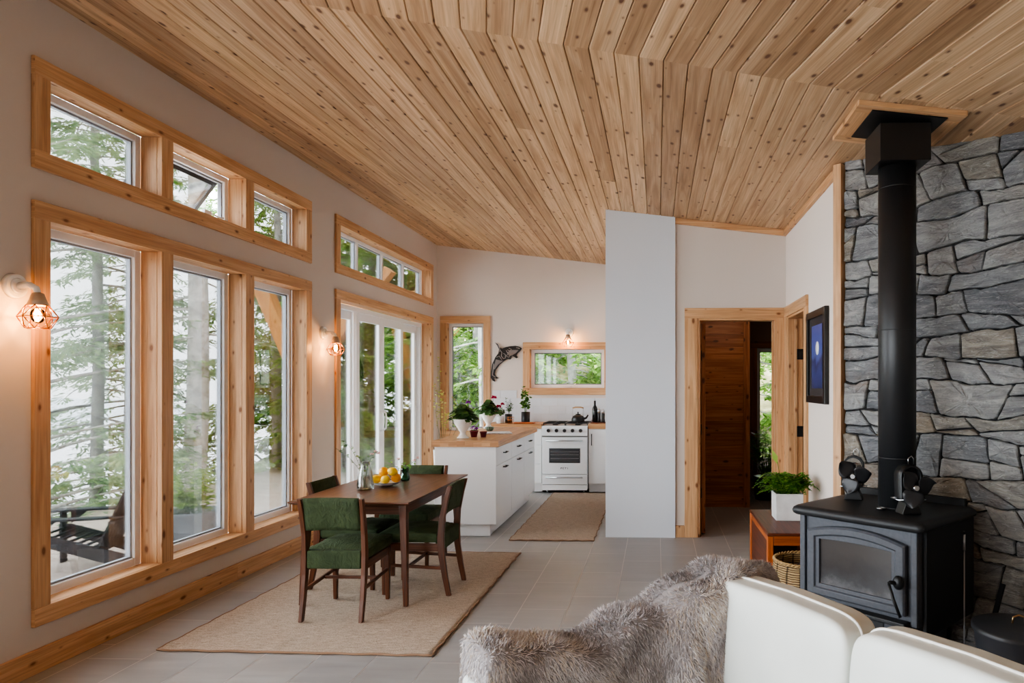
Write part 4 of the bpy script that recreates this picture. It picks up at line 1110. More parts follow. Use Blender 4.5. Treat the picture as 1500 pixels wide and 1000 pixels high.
m_ = MB(); m_.lathe([(0, 0), (.036, 0), (.038, .006), (.038, .18), (.030, .21), (.015, .235), (.014, .30), (0, .30)], n=22); m_.build('glass_body', DARKGL, k)
m_ = MB(); m_.lathe([(.0, .3005), (.010, .3005), (.006, .32), (.003, .345), (0, .345)], n=12); m_.build('pourer', STEEL, k)
for i, (x, h, c, lab) in enumerate(((-.815, .20, (48, 46, 46), 'dark pepper mill beside the wine bottle'), (-.757, .185, (50, 48, 46), 'second dark mill, right of the first'), (-.695, .20, (196, 176, 140), 'pale wooden mill farthest from the wine bottle'))):
    k = thing('pepper_mill', lab, 'mill', (x, RF + .32, WT + .013), 0, 'mills on the worktop right of the range')
    m_ = MB(); m_.lathe([(0, 0), (.027, 0), (.027, .02), (.023, .05), (.024, h * .62), (.020, h * .66), (0, h * .66)], n=18); m_.build('body', plain('mill_%d' % i, c, .3), k)
    m_ = MB(); m_.lathe([(0, h * .661), (.024, h * .661), (.026, h * .80), (.018, h * .92), (.006, h * .95), (.007, h), (0, h)], n=18); m_.build('cap', STEEL, k)
m_ = MB(); m_.box((-.925, RF + .22, WT), (-.57, RF + .42, WT + .012)); k = thing('serving_board', 'dark wood board under the bottle and mills', 'board', (0, 0, 0)); m_.build('board', TEAKD, k, bevel=.003)
for o in bpy.data.objects:
    if o.name == 'wine_bottle': o.location.z = WT + .013
# ------------------------------------------------------------------ back counter plants
def potted(name, label, loc, cat='potted plant', group=None): return thing(name, label, cat, loc, 0, group)
k = potted('potted_basil', 'upright leafy plant in straight black pot left of the range', (-1.85, RF + .28, WT))
m_ = MB(); m_.lathe([(0, 0), (.058, 0), (.060, .01), (.062, .155), (.056, .155), (.054, .13), (0, .13)], n=24); m_.build('pot', BLACK, k)
a, l = MB(), MB(); rg = random.Random(8)
for e in ((-.05, 0, .52), (0, 0, .42), (.05, 0, .38), (-.02, 0, .46), (.04, .0, .26), (-.045, 0, .30)): stem_leaves(a, l, (e[0] * .2, 0, .13), (e[0] * .4, .01, .25), e, 26, .05, .034, .003, rg)
a.build('stem', LF_POT, k); l.build('leaves', leafmat('basil_green', (50, 92, 34), (86, 132, 50), (130, 172, 78), .2), k)
k = potted('potted_herb', 'small green herb in pale grey speckled pot on the back worktop', (-2.19, RF + .20, WT))
m_ = MB(); m_.lathe([(0, 0), (.05, 0), (.056, .01), (.058, .10), (.052, .10), (.05, .085), (0, .085)], n=22); m_.build('pot', GREY_POT, k)
a, l = MB(), MB()
for i in range(14): q = rg.uniform(0, 6.3); rr_ = rg.uniform(.02, .08); stem_leaves(a, l, (0, 0, .085), (rr_ * .3 * cos(q), rr_ * .3 * sin(q), .14), (rr_ * cos(q), rr_ * sin(q), rg.uniform(.14, .22)), 8, .035, .022, .0016, rg)
a.build('stem', LF_POT, k); l.build('leaves', LF_GER, k)
k = potted('potted_herb', 'slim dark green plant in dark pot behind the grey speckled pot', (-2.11, RF + .36, WT))
m_ = MB(); m_.lathe([(0, 0), (.05, 0), (.052, .12), (.046, .12), (.045, .10), (0, .10)], n=22); m_.build('pot', BLACK, k)
a, l = MB(), MB()
for i in range(10): q = rg.uniform(0, 6.3); stem_leaves(a, l, (0, 0, .10), (.01, 0, .18), (.05 * cos(q), .05 * sin(q), rg.uniform(.2, .36)), 10, .04, .014, .0016, rg)
a.build('stem', LF_GER, k); l.build('leaves', LF_GER, k)
k = thing('cutting_board', 'wood chopping board under the black-potted plant', 'board', (-1.84, RF + .2, WT)); m_ = MB(); m_.box((-.14, -.12, 0.0005), (.14, .0, .018)); m_.build('board', TEAK, k, bevel=.004)
k = thing('wire_basket', 'small copper wire basket on the back worktop beside the herbs', 'basket', (-1.985 + .02, RF + .12, WT))
k.location.x = -2.03
m_ = MB()
for z, r_ in ((.003, .035), (.05, .045), (.09, .05)): m_.tube([(r_ * cos(q / 16 * 2 * pi), r_ * sin(q / 16 * 2 * pi), z) for q in range(16)], .002, 5, closed=True)
for q in range(10): an_ = q / 10 * 2 * pi; m_.cyl((.035 * cos(an_), .035 * sin(an_), .003), (.05 * cos(an_), .05 * sin(an_), .09), .0015, n=5)
m_.build('wirework', COPPER, k)
# ------------------------------------------------------------------ peninsula plants
def geranium(label, loc, fl, seed, pm):
    rg = random.Random(seed)
    k = potted('potted_geranium', label, loc, group='white footed urns of geranium on the peninsula')
    m_ = MB(); m_.lathe([(0, 0), (.055, 0), (.060, .008), (.052, .018), (.030, .040), (.027, .06), (.045, .085), (.085, .15), (.098, .195), (.094, .20), (.082, .165), (.05, .12), (0, .12)], n=32); m_.build('urn', CERAM, k)
    a, l = MB(), MB()
    for i in range(110):
        q = rg.uniform(0, 2 * pi); rr_ = rg.uniform(.02, .15); zt = .19 + (.15 - rr_) * .9 + rg.uniform(-.03, .04)
        p = Vector((rr_ * cos(q), rr_ * sin(q), zt)); a.tube([(p.x * .25, p.y * .25, .14), (p.x * .7, p.y * .7, zt - .02), p], .0018, 5)
        n = Vector((cos(q) * .5, sin(q) * .5, .9)).normalized(); t1 = n.cross(Vector((0, 0, 1))).normalized() if abs(n.z) < .99 else Vector((1, 0, 0)); t2 = n.cross(t1); rad = rg.uniform(.026, .042)
        b = l.add([p] + [p + (t1 * cos(w * pi / 4) + t2 * sin(w * pi / 4)) * rad * (1 if w % 2 else .86) + n * .004 for w in range(8)]); rv = rg.random()
        for w in range(8): l.face((b, b + 1 + w, b + 1 + (w + 1) % 8), None, 0, False, rv)
    for (x, y, z, r_) in fl:
        a.tube([(x * .2, y * .2, .16), (x * .7, y * .7, z * .8), (x, y, z)], .002, 5); f = MB(); flower(f, (x, y, z), r_, 40, 0, rg); f.build('flower_head', pm, k)
    a.build('stem', LF_POT, k); l.build('leaves', LF_GER, k)
    return k
k = geranium('white footed urn with dark geranium and single magenta bloom, nearest the table', (-1.96, 6.84, CH + .0635), [(.055, 0, .36, .026), (.10, .02, .30, .010)], 21, PET_PUR)
k = geranium('white footed urn with crimson-flowered geranium, farther along the peninsula', (-2.07, 8.33, CH + .0635), [(.07, 0, .38, .034), (.13, 0, .27, .032), (.17, .02, .30, .026), (.10, -.02, .20, .028), (-.14, 0, .12, .02)], 22, PET_MAG)
for i, (x, y, lab) in enumerate(((-1.895, 7.02, 'maroon plastic pot of purple violets beside the near urn'), (-1.80, 7.03, 'empty-looking maroon plastic pot right of the violets'))):
    k = potted('seedling_pot', lab, (x, y, CH + .0635), group='maroon nursery pots on the peninsula')
    s_ = .85 if i else 1
    m_ = MB(); m_.lathe([(0, 0), (.030 * s_, 0), (.042 * s_, .055 * s_), (.046 * s_, .055 * s_), (.046 * s_, .068 * s_), (.040 * s_, .068 * s_), (.038 * s_, .055 * s_), (0, .055 * s_)], n=20); m_.build('pot', MAROON, k)
    if not i:
        f, l = MB(), MB(); rg = random.Random(4)
        for q in range(7): flower(f, (rg.uniform(-.035, .035), rg.uniform(-.03, .03), .085 + rg.uniform(-.01, .02)), .02, 10, 0, rg)
        for q in range(24):
            an_ = rg.uniform(0, 6.3); l.leaf((0, 0, .062), Vector((cos(an_), sin(an_), .3)).normalized(), (0, 0, 1), .05, .03, 0, rg.random())
        f.build('flower_heads', PET_PUR, k); l.build('leaves', LF_GER, k)
k = potted('cactus_bowl', 'little ribbed green bowl behind the maroon pots', (-1.95, 7.90, CH + .0635), 'bowl')
m_ = MB(); b0 = m_.add([])
prof = [(.028, 0), (.044, .02), (.052, .05), (.047, .05), (.04, .025), (0, .012)]
m_.lathe(prof, n=28, capb=True); m_.build('bowl', plain('jade_ceramic', (70, 100, 84), .3), k)
rb = MB()
for q in range(16):
    an_ = q / 16 * 2 * pi; rb.tube([(.029 * cos(an_), .029 * sin(an_), .001), (.0455 * cos(an_), .0455 * sin(an_), .02), (.0535 * cos(an_), .0535 * sin(an_), .049)], .002, 5)
rb.build('rib', plain('pale_rib', (176, 190, 176), .4), k)
k = thing('open_magazine', 'folded grey and white magazine lying on the peninsula', 'magazine', (-1.66, 7.02 + .10, CH + .0635), radians(18))
k.location = (-1.72, 7.12, CH + .0635)
k.location = (-1.77, 7.55, CH + .0635)
m_ = MB()
for i in range(4): m_.box((-.15 - .002 * i, -.14, .0008 + i * .003), (.15 - .003 * i, .13, .0035 + i * .003))
m_.build('pages', plain('newsprint', (214, 216, 220), .7, noise=.12, nscale=40), k)
# tall trailing plant by kitchen window, standing on the worktop by the corner
k = potted('tall_vine_plant', 'thin yellow-green climbing stems in tall floor pot beside the tall kitchen window', (-2.86, RF - .25, 0.0))
m_ = MB(); m_.lathe([(0, .001), (.10, .001), (.13, .62), (.12, .62), (.11, .58), (0, .58)], n=22); m_.build('pot', GREY_POT, k)
a, l = MB(), MB(); rg = random.Random(14)
for e in ((-.03, -.06, 1.86), (.02, -.05, 1.4), (-.08, -.1, 1.52), (.16, -.06, 1.32), (-.02, -.12, 1.68), (.24, -.05, 1.15), (.05, 0, 1.1)): stem_leaves(a, l, (0, 0, .58), (e[0] * 1.4, -.05, 1.1), e, 26, .04, .022, .0022, rg)
a.build('stem', LF_SAGE, k); l.build('leaves', leafmat('lime_leaf', (150, 160, 70), (190, 190, 96), (220, 214, 140), .3), k)

# ------------------------------------------------------------------ orca wall art (plain generic carved whale)
k = thing('whale_carving', 'black carved whale plaque hanging between the kitchen windows', 'wall art', (0, BW - .003, 0))
O = lambda px, py: (-2.424 + (px - 719) * .0100, (562 - py) * .0099 + 1.5)
out = [(725.5, 501), (729, 503), (732, 508), (736, 510), (741, 508), (748, 506.5), (756, 506), (762, 507.5), (765, 510), (762, 514), (758.5, 517), (757, 520), (759, 523), (757, 524.5), (753.5, 522), (751, 521), (748, 526), (745.5, 525.5), (743, 526), (738, 529), (732, 534), (727, 541), (725, 547), (726, 550), (730.5, 553.5), (728, 554.5), (724, 553), (725.5, 559), (722, 557), (719.5, 553), (720, 544), (721.5, 533), (726, 523), (730.5, 517), (731.5, 511), (729, 505.5)]
out = [O(*p) for p in out]
m_ = MB(); m_.prism(out, -.022, 0, 'xz'); m_.build('body', BLACK, k, bevel=.002)
ig = MB()
def curl(pts, r=.0045): ig.tube([(O(*p)[0], -.024, O(*p)[1]) for p in pts], r, 6)
curl([(733, 512), (736, 516), (735, 521), (738, 525), (741, 524), (741, 519), (738, 517)]); curl([(744, 512), (748, 514), (750, 511), (746, 509.5)]); curl([(757, 508.5), (762, 510)], .006)
curl([(742, 512.5), (745, 518), (742, 521), (746, 523), (749, 519)]); curl([(728, 523), (732, 521), (736, 527)]); curl([(724, 532), (723, 541), (722, 550)]); curl([(730, 503.5), (733, 510), (732.5, 515)]); curl([(727, 553), (722, 549)])
ig.build('inlay_line', plain('pewter_inlay', (176, 168, 164), .4), k)
bl = MB(); pl_ = [O(*p) for p in [(748, 512), (760, 512.5), (756, 517), (751, 520), (746, 521), (744, 516)]]; bl.prism(pl_, -.0245, -.0222, 'xz')
pl_ = [O(*p) for p in [(727, 526), (735, 528), (738, 528), (730, 534), (725, 541), (723.5, 540)]]; bl.prism(pl_, -.0245, -.0222, 'xz'); bl.build('belly_panel', plain('grey_wash', (134, 126, 122), .5), k)

# ------------------------------------------------------------------ sconces
def sconce(label, loc, rz, light=True):
    """local: mounted on a wall whose outward normal is +X"""
    t = thing('wall_sconce', label, 'wall lamp', loc, rz, 'cage wall lamps'); t.scale = (1.15, 1.15, 1.15)
    m_ = MB(); m_.cyl((0.001, 0, .0), (.022, 0, .0), .055, .050, n=24); m_.cyl((.022, 0, 0), (.03, 0, 0), .035, .03, n=20); m_.build('backplate', CERAM, t)
    m_ = MB(); m_.tube([(.025, 0, 0), (.075, 0, .004), (.105, 0, -.012), (.112, 0, -.035)], [.016, .014, .013, .013], 10); m_.build('arm', CERAM, t)
    m_ = MB(); m_.lathe([(.014, -.03), (.022, -.034), (.030, -.06), (.040, -.085), (.034, -.085), (.0, -.05)], (.112, 0, 0), 20); m_.build('socket', plain('socket_brass', (196, 172, 148), .35, .4), t)
    m_ = MB(); m_.ball((.112, 0, -.128), .028, .028, .036, 16, 10); m_.build('bulb', BULBG, t)
    m_ = MB()
    m_.tube([(.112 - .008, 0, -.10), (.112 - .01, 0, -.135), (.112, 0, -.145), (.112 + .01, 0, -.135), (.112 + .008, 0, -.10)], .0032, 6); m_.build('filament', BULB, t)
    m_ = MB(); n = 6
    lv = [(.040, -.085), (.072, -.135), (.046, -.185)]
    for j, (r_, z) in enumerate(lv):
        off = pi / n if j == 1 else 0
        P = [(.112 + r_ * cos(2 * pi * q / n + off), r_ * sin(2 * pi * q / n + off), z) for q in range(n)]
        m_.tube(P, .0022, 5, closed=True)
        if j:
            r0, z0 = lv[j - 1]; o0 = pi / n if j == 2 else 0
            Q = [(.112 + r0 * cos(2 * pi * q / n + o0), r0 * sin(2 * pi * q / n + o0), z0) for q in range(n)]
            for q in range(n):
                m_.cyl(Q[q], P[q], .0022, n=5)
                m_.cyl(Q[q], P[(q - 1) % n] if j == 1 else P[(q + 1) % n], .0022, n=5)
    m_.build('cage', COPPER, t)
    ld = bpy.data.lights.new('sconce_glow', 'POINT'); ld.energy = 4; ld.color = (1, .52, .2); ld.shadow_soft_size = .02
    lo = bpy.data.objects.new('sconce_glow', ld); col.objects.link(lo); lo.parent = t; lo.location = (.112, 0, -.128)
sconce('caged bulb wall lamp nearest the viewer, at the left edge beside tall windows', (LW, 3.30, 1.99), 0)
sconce('caged bulb wall lamp between the tall windows and the patio door', (LW, 6.47, 1.99), 0)
sconce('caged bulb wall lamp above the wide kitchen window', (-1.275, BW, 2.245), -pi / 2)

# ------------------------------------------------------------------ framed picture on right wall
k = thing('framed_picture', 'black framed dark blue picture with white oval moon', 'picture', (RW - .001, 5.33, 1.71), 0)
m_ = MB(); a, b, w_ = .31, .36, .055
m_.box((-.035, -a, -b), (0, -a + w_, b)); m_.box((-.035, a - w_, -b), (0, a, b)); m_.box((-.035, -a + w_, -b), (0, a - w_, -b + w_)); m_.box((-.035, -a + w_, b - w_), (0, a - w_, b)); m_.build('frame', plain('black_frame', (26, 24, 24), .3), k, bevel=.003)
m_ = MB(); m_.box((-.016, -a + w_, -b + w_), (-.004, a - w_, b - w_)); m_.build('mat_board', plain('charcoal_mat', (44, 40, 42), .6), k)
g = N('moonlit_print'); b_ = g.bsdf(Roughness=.3); v_ = g.coord('Object'); sx = g.n('ShaderNodeSeparateXYZ'); g.l(v_, 0, sx, 0)
nn_ = g.noise(v_, 8, 4); q_ = g.math('MULTIPLY_ADD', (nn_, 0), .2); q_.inputs[2].default_value = -.1; q2_ = g.math('ADD', (sx, 2), (q_, 0))
r_ = g.ramp([(.0, S((34, 40, 70))), (.30, S((60, 72, 124))), (.42, S((36, 44, 84))), (.5, S((84, 102, 170))), (1, S((56, 70, 140)))]); q3_ = g.math('MULTIPLY_ADD', (q2_, 0), 1.6); q3_.inputs[2].default_value = .5; g.l(q3_, 0, r_, 0); g.l(r_, 0, b_, 'Base Color')
m_ = MB(); m_.box((-.0185, -.17, -.245), (-.0165, .17, .245)); m_.build('print', g.mat, k)
m_ = MB(); m_.lathe([(0, 0), (.052, 0), (.052, .0012), (0, .0012)], n=28, sx=1.0, sy=1.0); o = m_.build('moon', plain('moon_white', (230, 232, 236), .6), k); o.rotation_euler = (0, -pi / 2, 0); o.location = (-.0188, -.02, .065); o['label'] = 'white oval moon'; o.scale = (1.0, 1.0, 1)

# ------------------------------------------------------------------ bench, planter, basket
t = thing('wooden_bench', 'orange-brown wood side bench with dark top against the right wall', 'bench', (.99, 5.28, 0), 0)
bw, bl_ = .215, .46; BH = .452
m_ = MB(); m_.box((-bw, -bl_, BH - .022), (bw, bl_, BH)); m_.build('top', TEAKD, t, bevel=.006)
for sx in (-1, 1):
    for sy in (-1, 1):
        l = MB(); l.box((sx * (bw - .045) - .0, sy * bl_ * .985, .001), (sx * (bw - .001), sy * (bl_ - .05), BH - .023)); l.build('leg', TEAK, t, bevel=.006)
m_ = MB()
for sy in (-1, 1): m_.box((-bw + .046, sy * (bl_ - .012), BH - .09), (bw - .046, sy * (bl_ - .034), BH - .0225))
for sx in (-1, 1): m_.box((sx * (bw - .008), -bl_ + .051, BH - .07), (sx * (bw - .030), bl_ - .051, BH - .0225))
m_.build('apron', TEAK, t, bevel=.004)
m_ = MB(); m_.box((-bw + .012, -bl_ + .052, .06), (-bw + .024, bl_ - .052, BH - .071)); m_.build('side_panel', TEAKD, t, bevel=.002)
m_ = MB(); m_.box((-bw + .05, bl_ - .045, .06), (bw - .03, bl_ - .035, BH - .0905)); m_.build('rear_panel', TEAKD, t)
t = potted('potted_fern', 'leafy green fern in a square pale concrete planter on the bench', (1.015, 5.36, BH + .001))
m_ = MB(); q = .105; hh = .205
b = m_.add([(sx * q * s_, sy * q * s_, z) for s_, z in ((.97, 0), (1, hh), (.88, hh), (.86, hh - .03)) for sx, sy in ((-1, -1), (1, -1), (1, 1), (-1, 1))])
m_.face((b + 3, b + 2, b + 1, b)); m_.face((b + 12, b + 13, b + 14, b + 15), None, 1)
for j in range(3):
    for c_ in range(4): m_.face((b + j * 4 + c_, b + j * 4 + (c_ + 1) % 4, b + j * 4 + 4 + (c_ + 1) % 4, b + j * 4 + 4 + c_))
m_.build('planter', [GREY_POT, plain('soil', (50, 40, 32), .95)], t, bevel=.004)
a, l = MB(), MB(); rg = random.Random(31)
def frond(a, l, base, az, L, rise, nseg=12, lw=.05, rg=rg, lm=0):
    d = Vector((cos(az), sin(az), 0)); pts = []
    for k in range(nseg + 1):
        s_ = k / nseg; pts.append(Vector(base) + d * L * s_ + Vector((0, 0, rise * (s_ * 2.2 - 1.9 * s_ * s_))))
    a.tube(pts, [.0022 * (1 - .7 * k / nseg) for k in range(nseg + 1)], 5, lm)
    for k in range(1, nseg + 1):
        p = pts[k]; tdir = (pts[k] - pts[k - 1]).normalized(); w = lw * sin(pi * min(1, (k + 1.2) / (nseg + 1.5))) + .008; sd = tdir.cross(Vector((0, 0, 1))).normalized()
        for sg in (-1, 1):
            l.leaf(p, (sd * sg + tdir * .45 + Vector((0, 0, .1))).normalized(), Vector((0, 0, 1)), w, .016, lm, rg.random())
            l.leaf(p - tdir * L / nseg / 2, (sd * sg + tdir * .45).normalized(), Vector((0, 0, 1)), w, .016, lm, rg.random())
for i in range(80):
    az = rg.uniform(0, 2 * pi); frond(a, l, (rg.uniform(-.06, .06), rg.uniform(-.07, .07), hh - .02), az, rg.uniform(.10, .19 if cos(az) > 0 else .27), rg.uniform(.08, .26), 14, .042)
for i in range(110):   # broad leaves
    az = rg.uniform(0, 2 * pi); d = Vector((cos(az), sin(az), rg.uniform(.4, 1.6))).normalized(); base = Vector((rg.uniform(-.05, .05), rg.uniform(-.05, .05), hh - .02))
    p = base + d * rg.uniform(.06, .13); a.tube([base, p], .002, 5); l.leaf(p, (d + Vector((cos(az), sin(az), -.5)) * .5).normalized(), Vector((0, 0, 1)), rg.uniform(.08, .13), .045, 0, rg.random())
a.tube([(-.03, 0, hh - .02), (-.055, 0, .33), (-.075, 0, .44)], .002, 5); l.leaf((-.073, 0, .42), Vector((-.35, 0, .93)), Vector((0, -1, .1)), .13, .045, 0, .95)
a.build('stem', LF_POT, t); l.build('leaves', LF_POT, t)
t = thing('wicker_basket', 'round seagrass basket on the floor between bench and stove', 'basket', (.985, 4.60, 0), 0)
m_ = MB(); m_.lathe([(0, .004), (.17, .004), (.195, .03), (.212, .15), (.210, .26), (.202, .325), (.190, .325), (.196, .26), (.198, .15), (.18, .035), (0, .02)], n=40)
o = m_.build('woven_body', WICKER, t)
m_ = MB()
N_ = 120
for ph in (0, pi): m_.tube([((.197 + .007 * cos(q / N_ * 2 * pi * 22 + ph)) * cos(q / N_ * 2 * pi), (.197 + .007 * cos(q / N_ * 2 * pi * 22 + ph)) * sin(q / N_ * 2 * pi), .328 + .007 * sin(q / N_ * 2 * pi * 22 + ph)) for q in range(N_)], .006, 6, closed=True)
m_.build('rope_rim', plain('rope', (176, 144, 98), .8), t)
t = thing('work_gloves', 'dark gloves lying inside the seagrass basket', 'gloves', (1.0, 4.60, .022), 0)
m_ = MB()
for q in range(26):
    m_.ball((R.uniform(-.09, .09), R.uniform(-.09, .09), .05 + R.uniform(0, .02)), .05, .04, .045, 10, 6)
m_.ball((0, 0, .14), .13, .10, .12, 14, 8)
for q in range(5): m_.tube([(-.09 + q * .035, -.05, .22), (-.10 + q * .036, -.02, .262), (-.10 + q * .04, .05, .26)], [.014, .015, .012], 8)
m_.ball((-.02, .05, .24), .08, .05, .03, 14, 8)
m_.build('glove_leather', plain('dark_leather', (34, 32, 36), .45), t)

#@@PART3
# ------------------------------------------------------------------ wood stove (local: +X along front toward right-near, +Y to the back)
t = thing('wood_stove', 'charcoal grey cast wood stove with arched glass door on a pedestal', 'stove', (1.30, 3.97, 0), radians(-45))
# after rotation by -45deg local +X -> (.707,-.707) = U ; local +Y -> (.707,.707) = toward stone wall
hw, hd = .345, .325; TZ = .80
m_ = MB()
lip = []
pr_ = [(0, .752), (.018, .748), (.03, .757), (.034, .772), (.028, .788), (.012, .7985), (-.02, .80)]
def rrect(hx, hy, r, n=5):
    P = []
    for cx, cy, a0 in ((hx - r, hy - r, 0), (-hx + r, hy - r, pi / 2), (-hx + r, -hy + r, pi), (hx - r, -hy + r, 3 * pi / 2)):
        for k in range(n + 1): a = a0 + pi / 2 * k / n; P.append((cx + r * cos(a), cy + r * sin(a)))
    return P
rings = []
for o_, z in pr_:
    P = rrect(hw + .012 + o_, hd + .004 + o_ * .8, .035); rings.append(m_.add([(x, y, z) for x, y in P]))
NN = len(P)
for a, b in zip(rings[:-1], rings[1:]):
    for k in range(NN): m_.face((a + k, a + (k + 1) % NN, b + (k + 1) % NN, b + k), None, 0, True)
m_.face([rings[-1] + k for k in range(NN)]); m_.face([rings[0] + k for k in reversed(range(NN))])
m_.build('top_plate', IROND, t)
m_ = MB(); m_.box((-hw, -hd + .02, .26), (hw, hd, .7515)); m_.box((-hw + .001, -hd, .262), (-hw + .035, -hd + .0199, .7515)); m_.box((hw - .035, -hd, .262), (hw - .001, -hd + .0199, .7515)); m_.build('firebox', IRON, t, bevel=.006)
m_ = MB(); m_.box((hw + .0005, -hd + .06, .20), (hw + .022, hd + .02, .752)); m_.box((-hw - .022, -hd + .06, .20), (-hw - .0005, hd + .02, .752)); m_.box((-hw + .02, hd + .0005, .22), (hw - .02, hd + .03, .84)); m_.build('heat_shield', plain('shield_black', (20, 20, 21), .6), t, bevel=.003)
# arched door
def arch(hx, zb, zs, rise, n=14):
    P = [(-hx, zb), (hx, zb)]
    for k in range(n + 1):
        x = hx - 2 * hx * k / n; P.append((x, zs + rise * (1 - (x / hx) ** 2)))
    return P
def arch_ring(mb, o, i, y0, y1, m=0):
    n = len(o)
    A = mb.add([(x, y0, z) for x, z in o]); B = mb.add([(x, y1, z) for x, z in i]); C_ = mb.add([(x, .0 + max(y0, y1) + .0, z) for x, z in o])
    for k in range(n): mb.face((A + k, A + (k + 1) % n, B + (k + 1) % n, B + k), None, m, False)
yf = -hd + .019
dr = MB(); n = 17
o0 = arch(.288, .31, .672, .045); o1 = arch(.278, .32, .662, .043); i1 = arch(.240, .352, .642, .032); i0 = arch(.233, .359, .637, .030); g0 = arch(.212, .378, .628, .008)
lay = [(o0, yf - .001), (o0, yf - .030), (o1, yf - .040), (i1, yf - .040), (i0, yf - .028), (g0, yf - .028), (g0, yf - .012)]
rs = [dr.add([(x, y, z) for x, z in P]) for P, y in lay]
for a, b in zip(rs[:-1], rs[1:]):
    for k in range(len(o0)): dr.face((a + k, a + (k + 1) % len(o0), b + (k + 1) % len(o0), b + k), None, 0, False)
door = dr.build('firebox_door', IRON, t, bevel=.003)
gm = N('smoked_stove_glass'); gb = gm.bsdf(Roughness=.12, Specular_IOR_Level=.6); gv = gm.coord('Object'); gs_ = gm.n('ShaderNodeSeparateXYZ'); gm.l(gv, 0, gs_, 0)
gn = gm.noise(gv, 14, 5, .6); ga = gm.math('MULTIPLY_ADD', (gn, 0), .16); gm.l(gs_, 2, ga, 2); gr = gm.ramp([(.43, S((112, 112, 114))), (.50, S((70, 70, 72))), (.56, S((62, 60, 60))), (.66, S((74, 70, 68)))], (ga, 0)); gm.l(gr, 0, gb, 'Base Color')
m_ = MB(); P = arch(.214, .376, .630, .008); b = m_.add([(x, yf - .014, z) for x, z in P]); m_.face([b + k for k in range(len(P))]); m_.build('glass', gm.mat, door)
m_ = MB(); m_.ball((.262, yf - .052, .485), .030, .022, .036, 14, 10); m_.tube([(.262, yf - .06, .485), (.235, yf - .085, .488), (.232, yf - .095, .484)], .010, 8); m_.tube([(.232, yf - .095, .484), (.262, yf - .105, .41), (.300, yf - .11, .33)], [.007, .008, .0075], 8); m_.build('handle', BLACK, door)
m_ = MB(); m_.box((-.30, yf - .065, .262), (.30, yf - .001, .285)); m_.build('ash_lip', IROND, t, bevel=.006)
m_ = MB(); m_.box((-.25, -.25, .03), (.25, .27, .2599)); m_.box((-.28, -.275, .0135), (.28, .29, .03)); m_.build('pedestal', IRON, t, bevel=.005)
m_ = MB(); m_.box((-.13, -.256, .05), (.13, -.2505, .22)); m_.build('ash_drawer', IROND, t, bevel=.002)
# stove hearth pad
hp = MB(); hc = Vector((1.30, 3.97, 0)); hp.prism([(-.42, -.47), (.43, -.47), (.43, .41), (-.42, .41)], .0005, .013, 'xy', M=Matrix.Translation(hc) @ Matrix.Rotation(radians(-45), 4, 'Z'))
tag(hp.build('hearth_pad', plain('dark_slate', (60, 60, 62), .5, noise=.1, nscale=8), bevel=.003), 'dark slate hearth pad under the wood stove', 'hearth')
# flue + ceiling box
PC = (1.362, 3.925)
f_ = thing('stove_flue', 'matte black flue pipe rising from the stove to the ceiling', 'flue', (PC[0], PC[1], 0), 0)
m_ = MB(); m_.cyl((0, 0, .801), (0, 0, 2.72), .101, n=36); m_.build('pipe', PIPEM, f_)
m_ = MB()
for z in (.803, 1.08, 1.80, 2.60): m_.cyl((0, 0, z), (0, 0, z + .006), .1025, n=36)
m_.build('seam_band', PIPEM, f_)
bx_ = MB(); h2 = .137; zc = CZ(PC[0])
bx_.box((-h2, -h2, 2.725), (h2, h2, CZ(PC[0] + h2) - .035)); bo = bx_.build('support_box', BLACK, f_, bevel=.002)
pl = MB(); q = .20
b = pl.add([(sx * q, sy * q, CZ(PC[0] + sx * q) - dz) for dz in (.028, .033) for sx, sy in ((-1, -1), (1, -1), (1, 1), (-1, 1))])
for f in ((0, 1, 2, 3), (4, 5, 6, 7), (0, 1, 5, 4), (1, 2, 6, 5), (2, 3, 7, 6), (3, 0, 4, 7)): pl.face([b + k for k in f])
pl.build('trim_plate', BLACK, f_)
fr = MB()
def slab(x0, y0, x1, y1, r):
    b = fr.add([(x, y, CZ(PC[0] + x) - dz) for dz in (.0005, .027) for x, y in ((x0, y0), (x1, y0), (x1, y1), (x0, y1))]); ln = 0 if (x1 - x0) > (y1 - y0) else 1
    for f in ((0, 1, 2, 3), (4, 5, 6, 7), (0, 1, 5, 4), (1, 2, 6, 5), (2, 3, 7, 6), (3, 0, 4, 7)): fr.face([b + k for k in f], [(fr.v[b + k][ln] + r * 30, fr.v[b + k][1 - ln] + fr.v[b + k][2] * .3 + r * 20) for k in f], 0, False, r)
Q = .285; slab(-Q, -Q + .04, Q, -Q + .14, .3); slab(-Q, Q - .08, Q, Q + .02, .7); slab(-Q, -Q + .14, -Q + .10, Q - .08, .5); slab(Q - .10, -Q + .14, Q, Q - .08, .9)
fr.build('cedar_surround', CEDAR, f_, bevel=.002, label='pale cedar board frame on the ceiling')

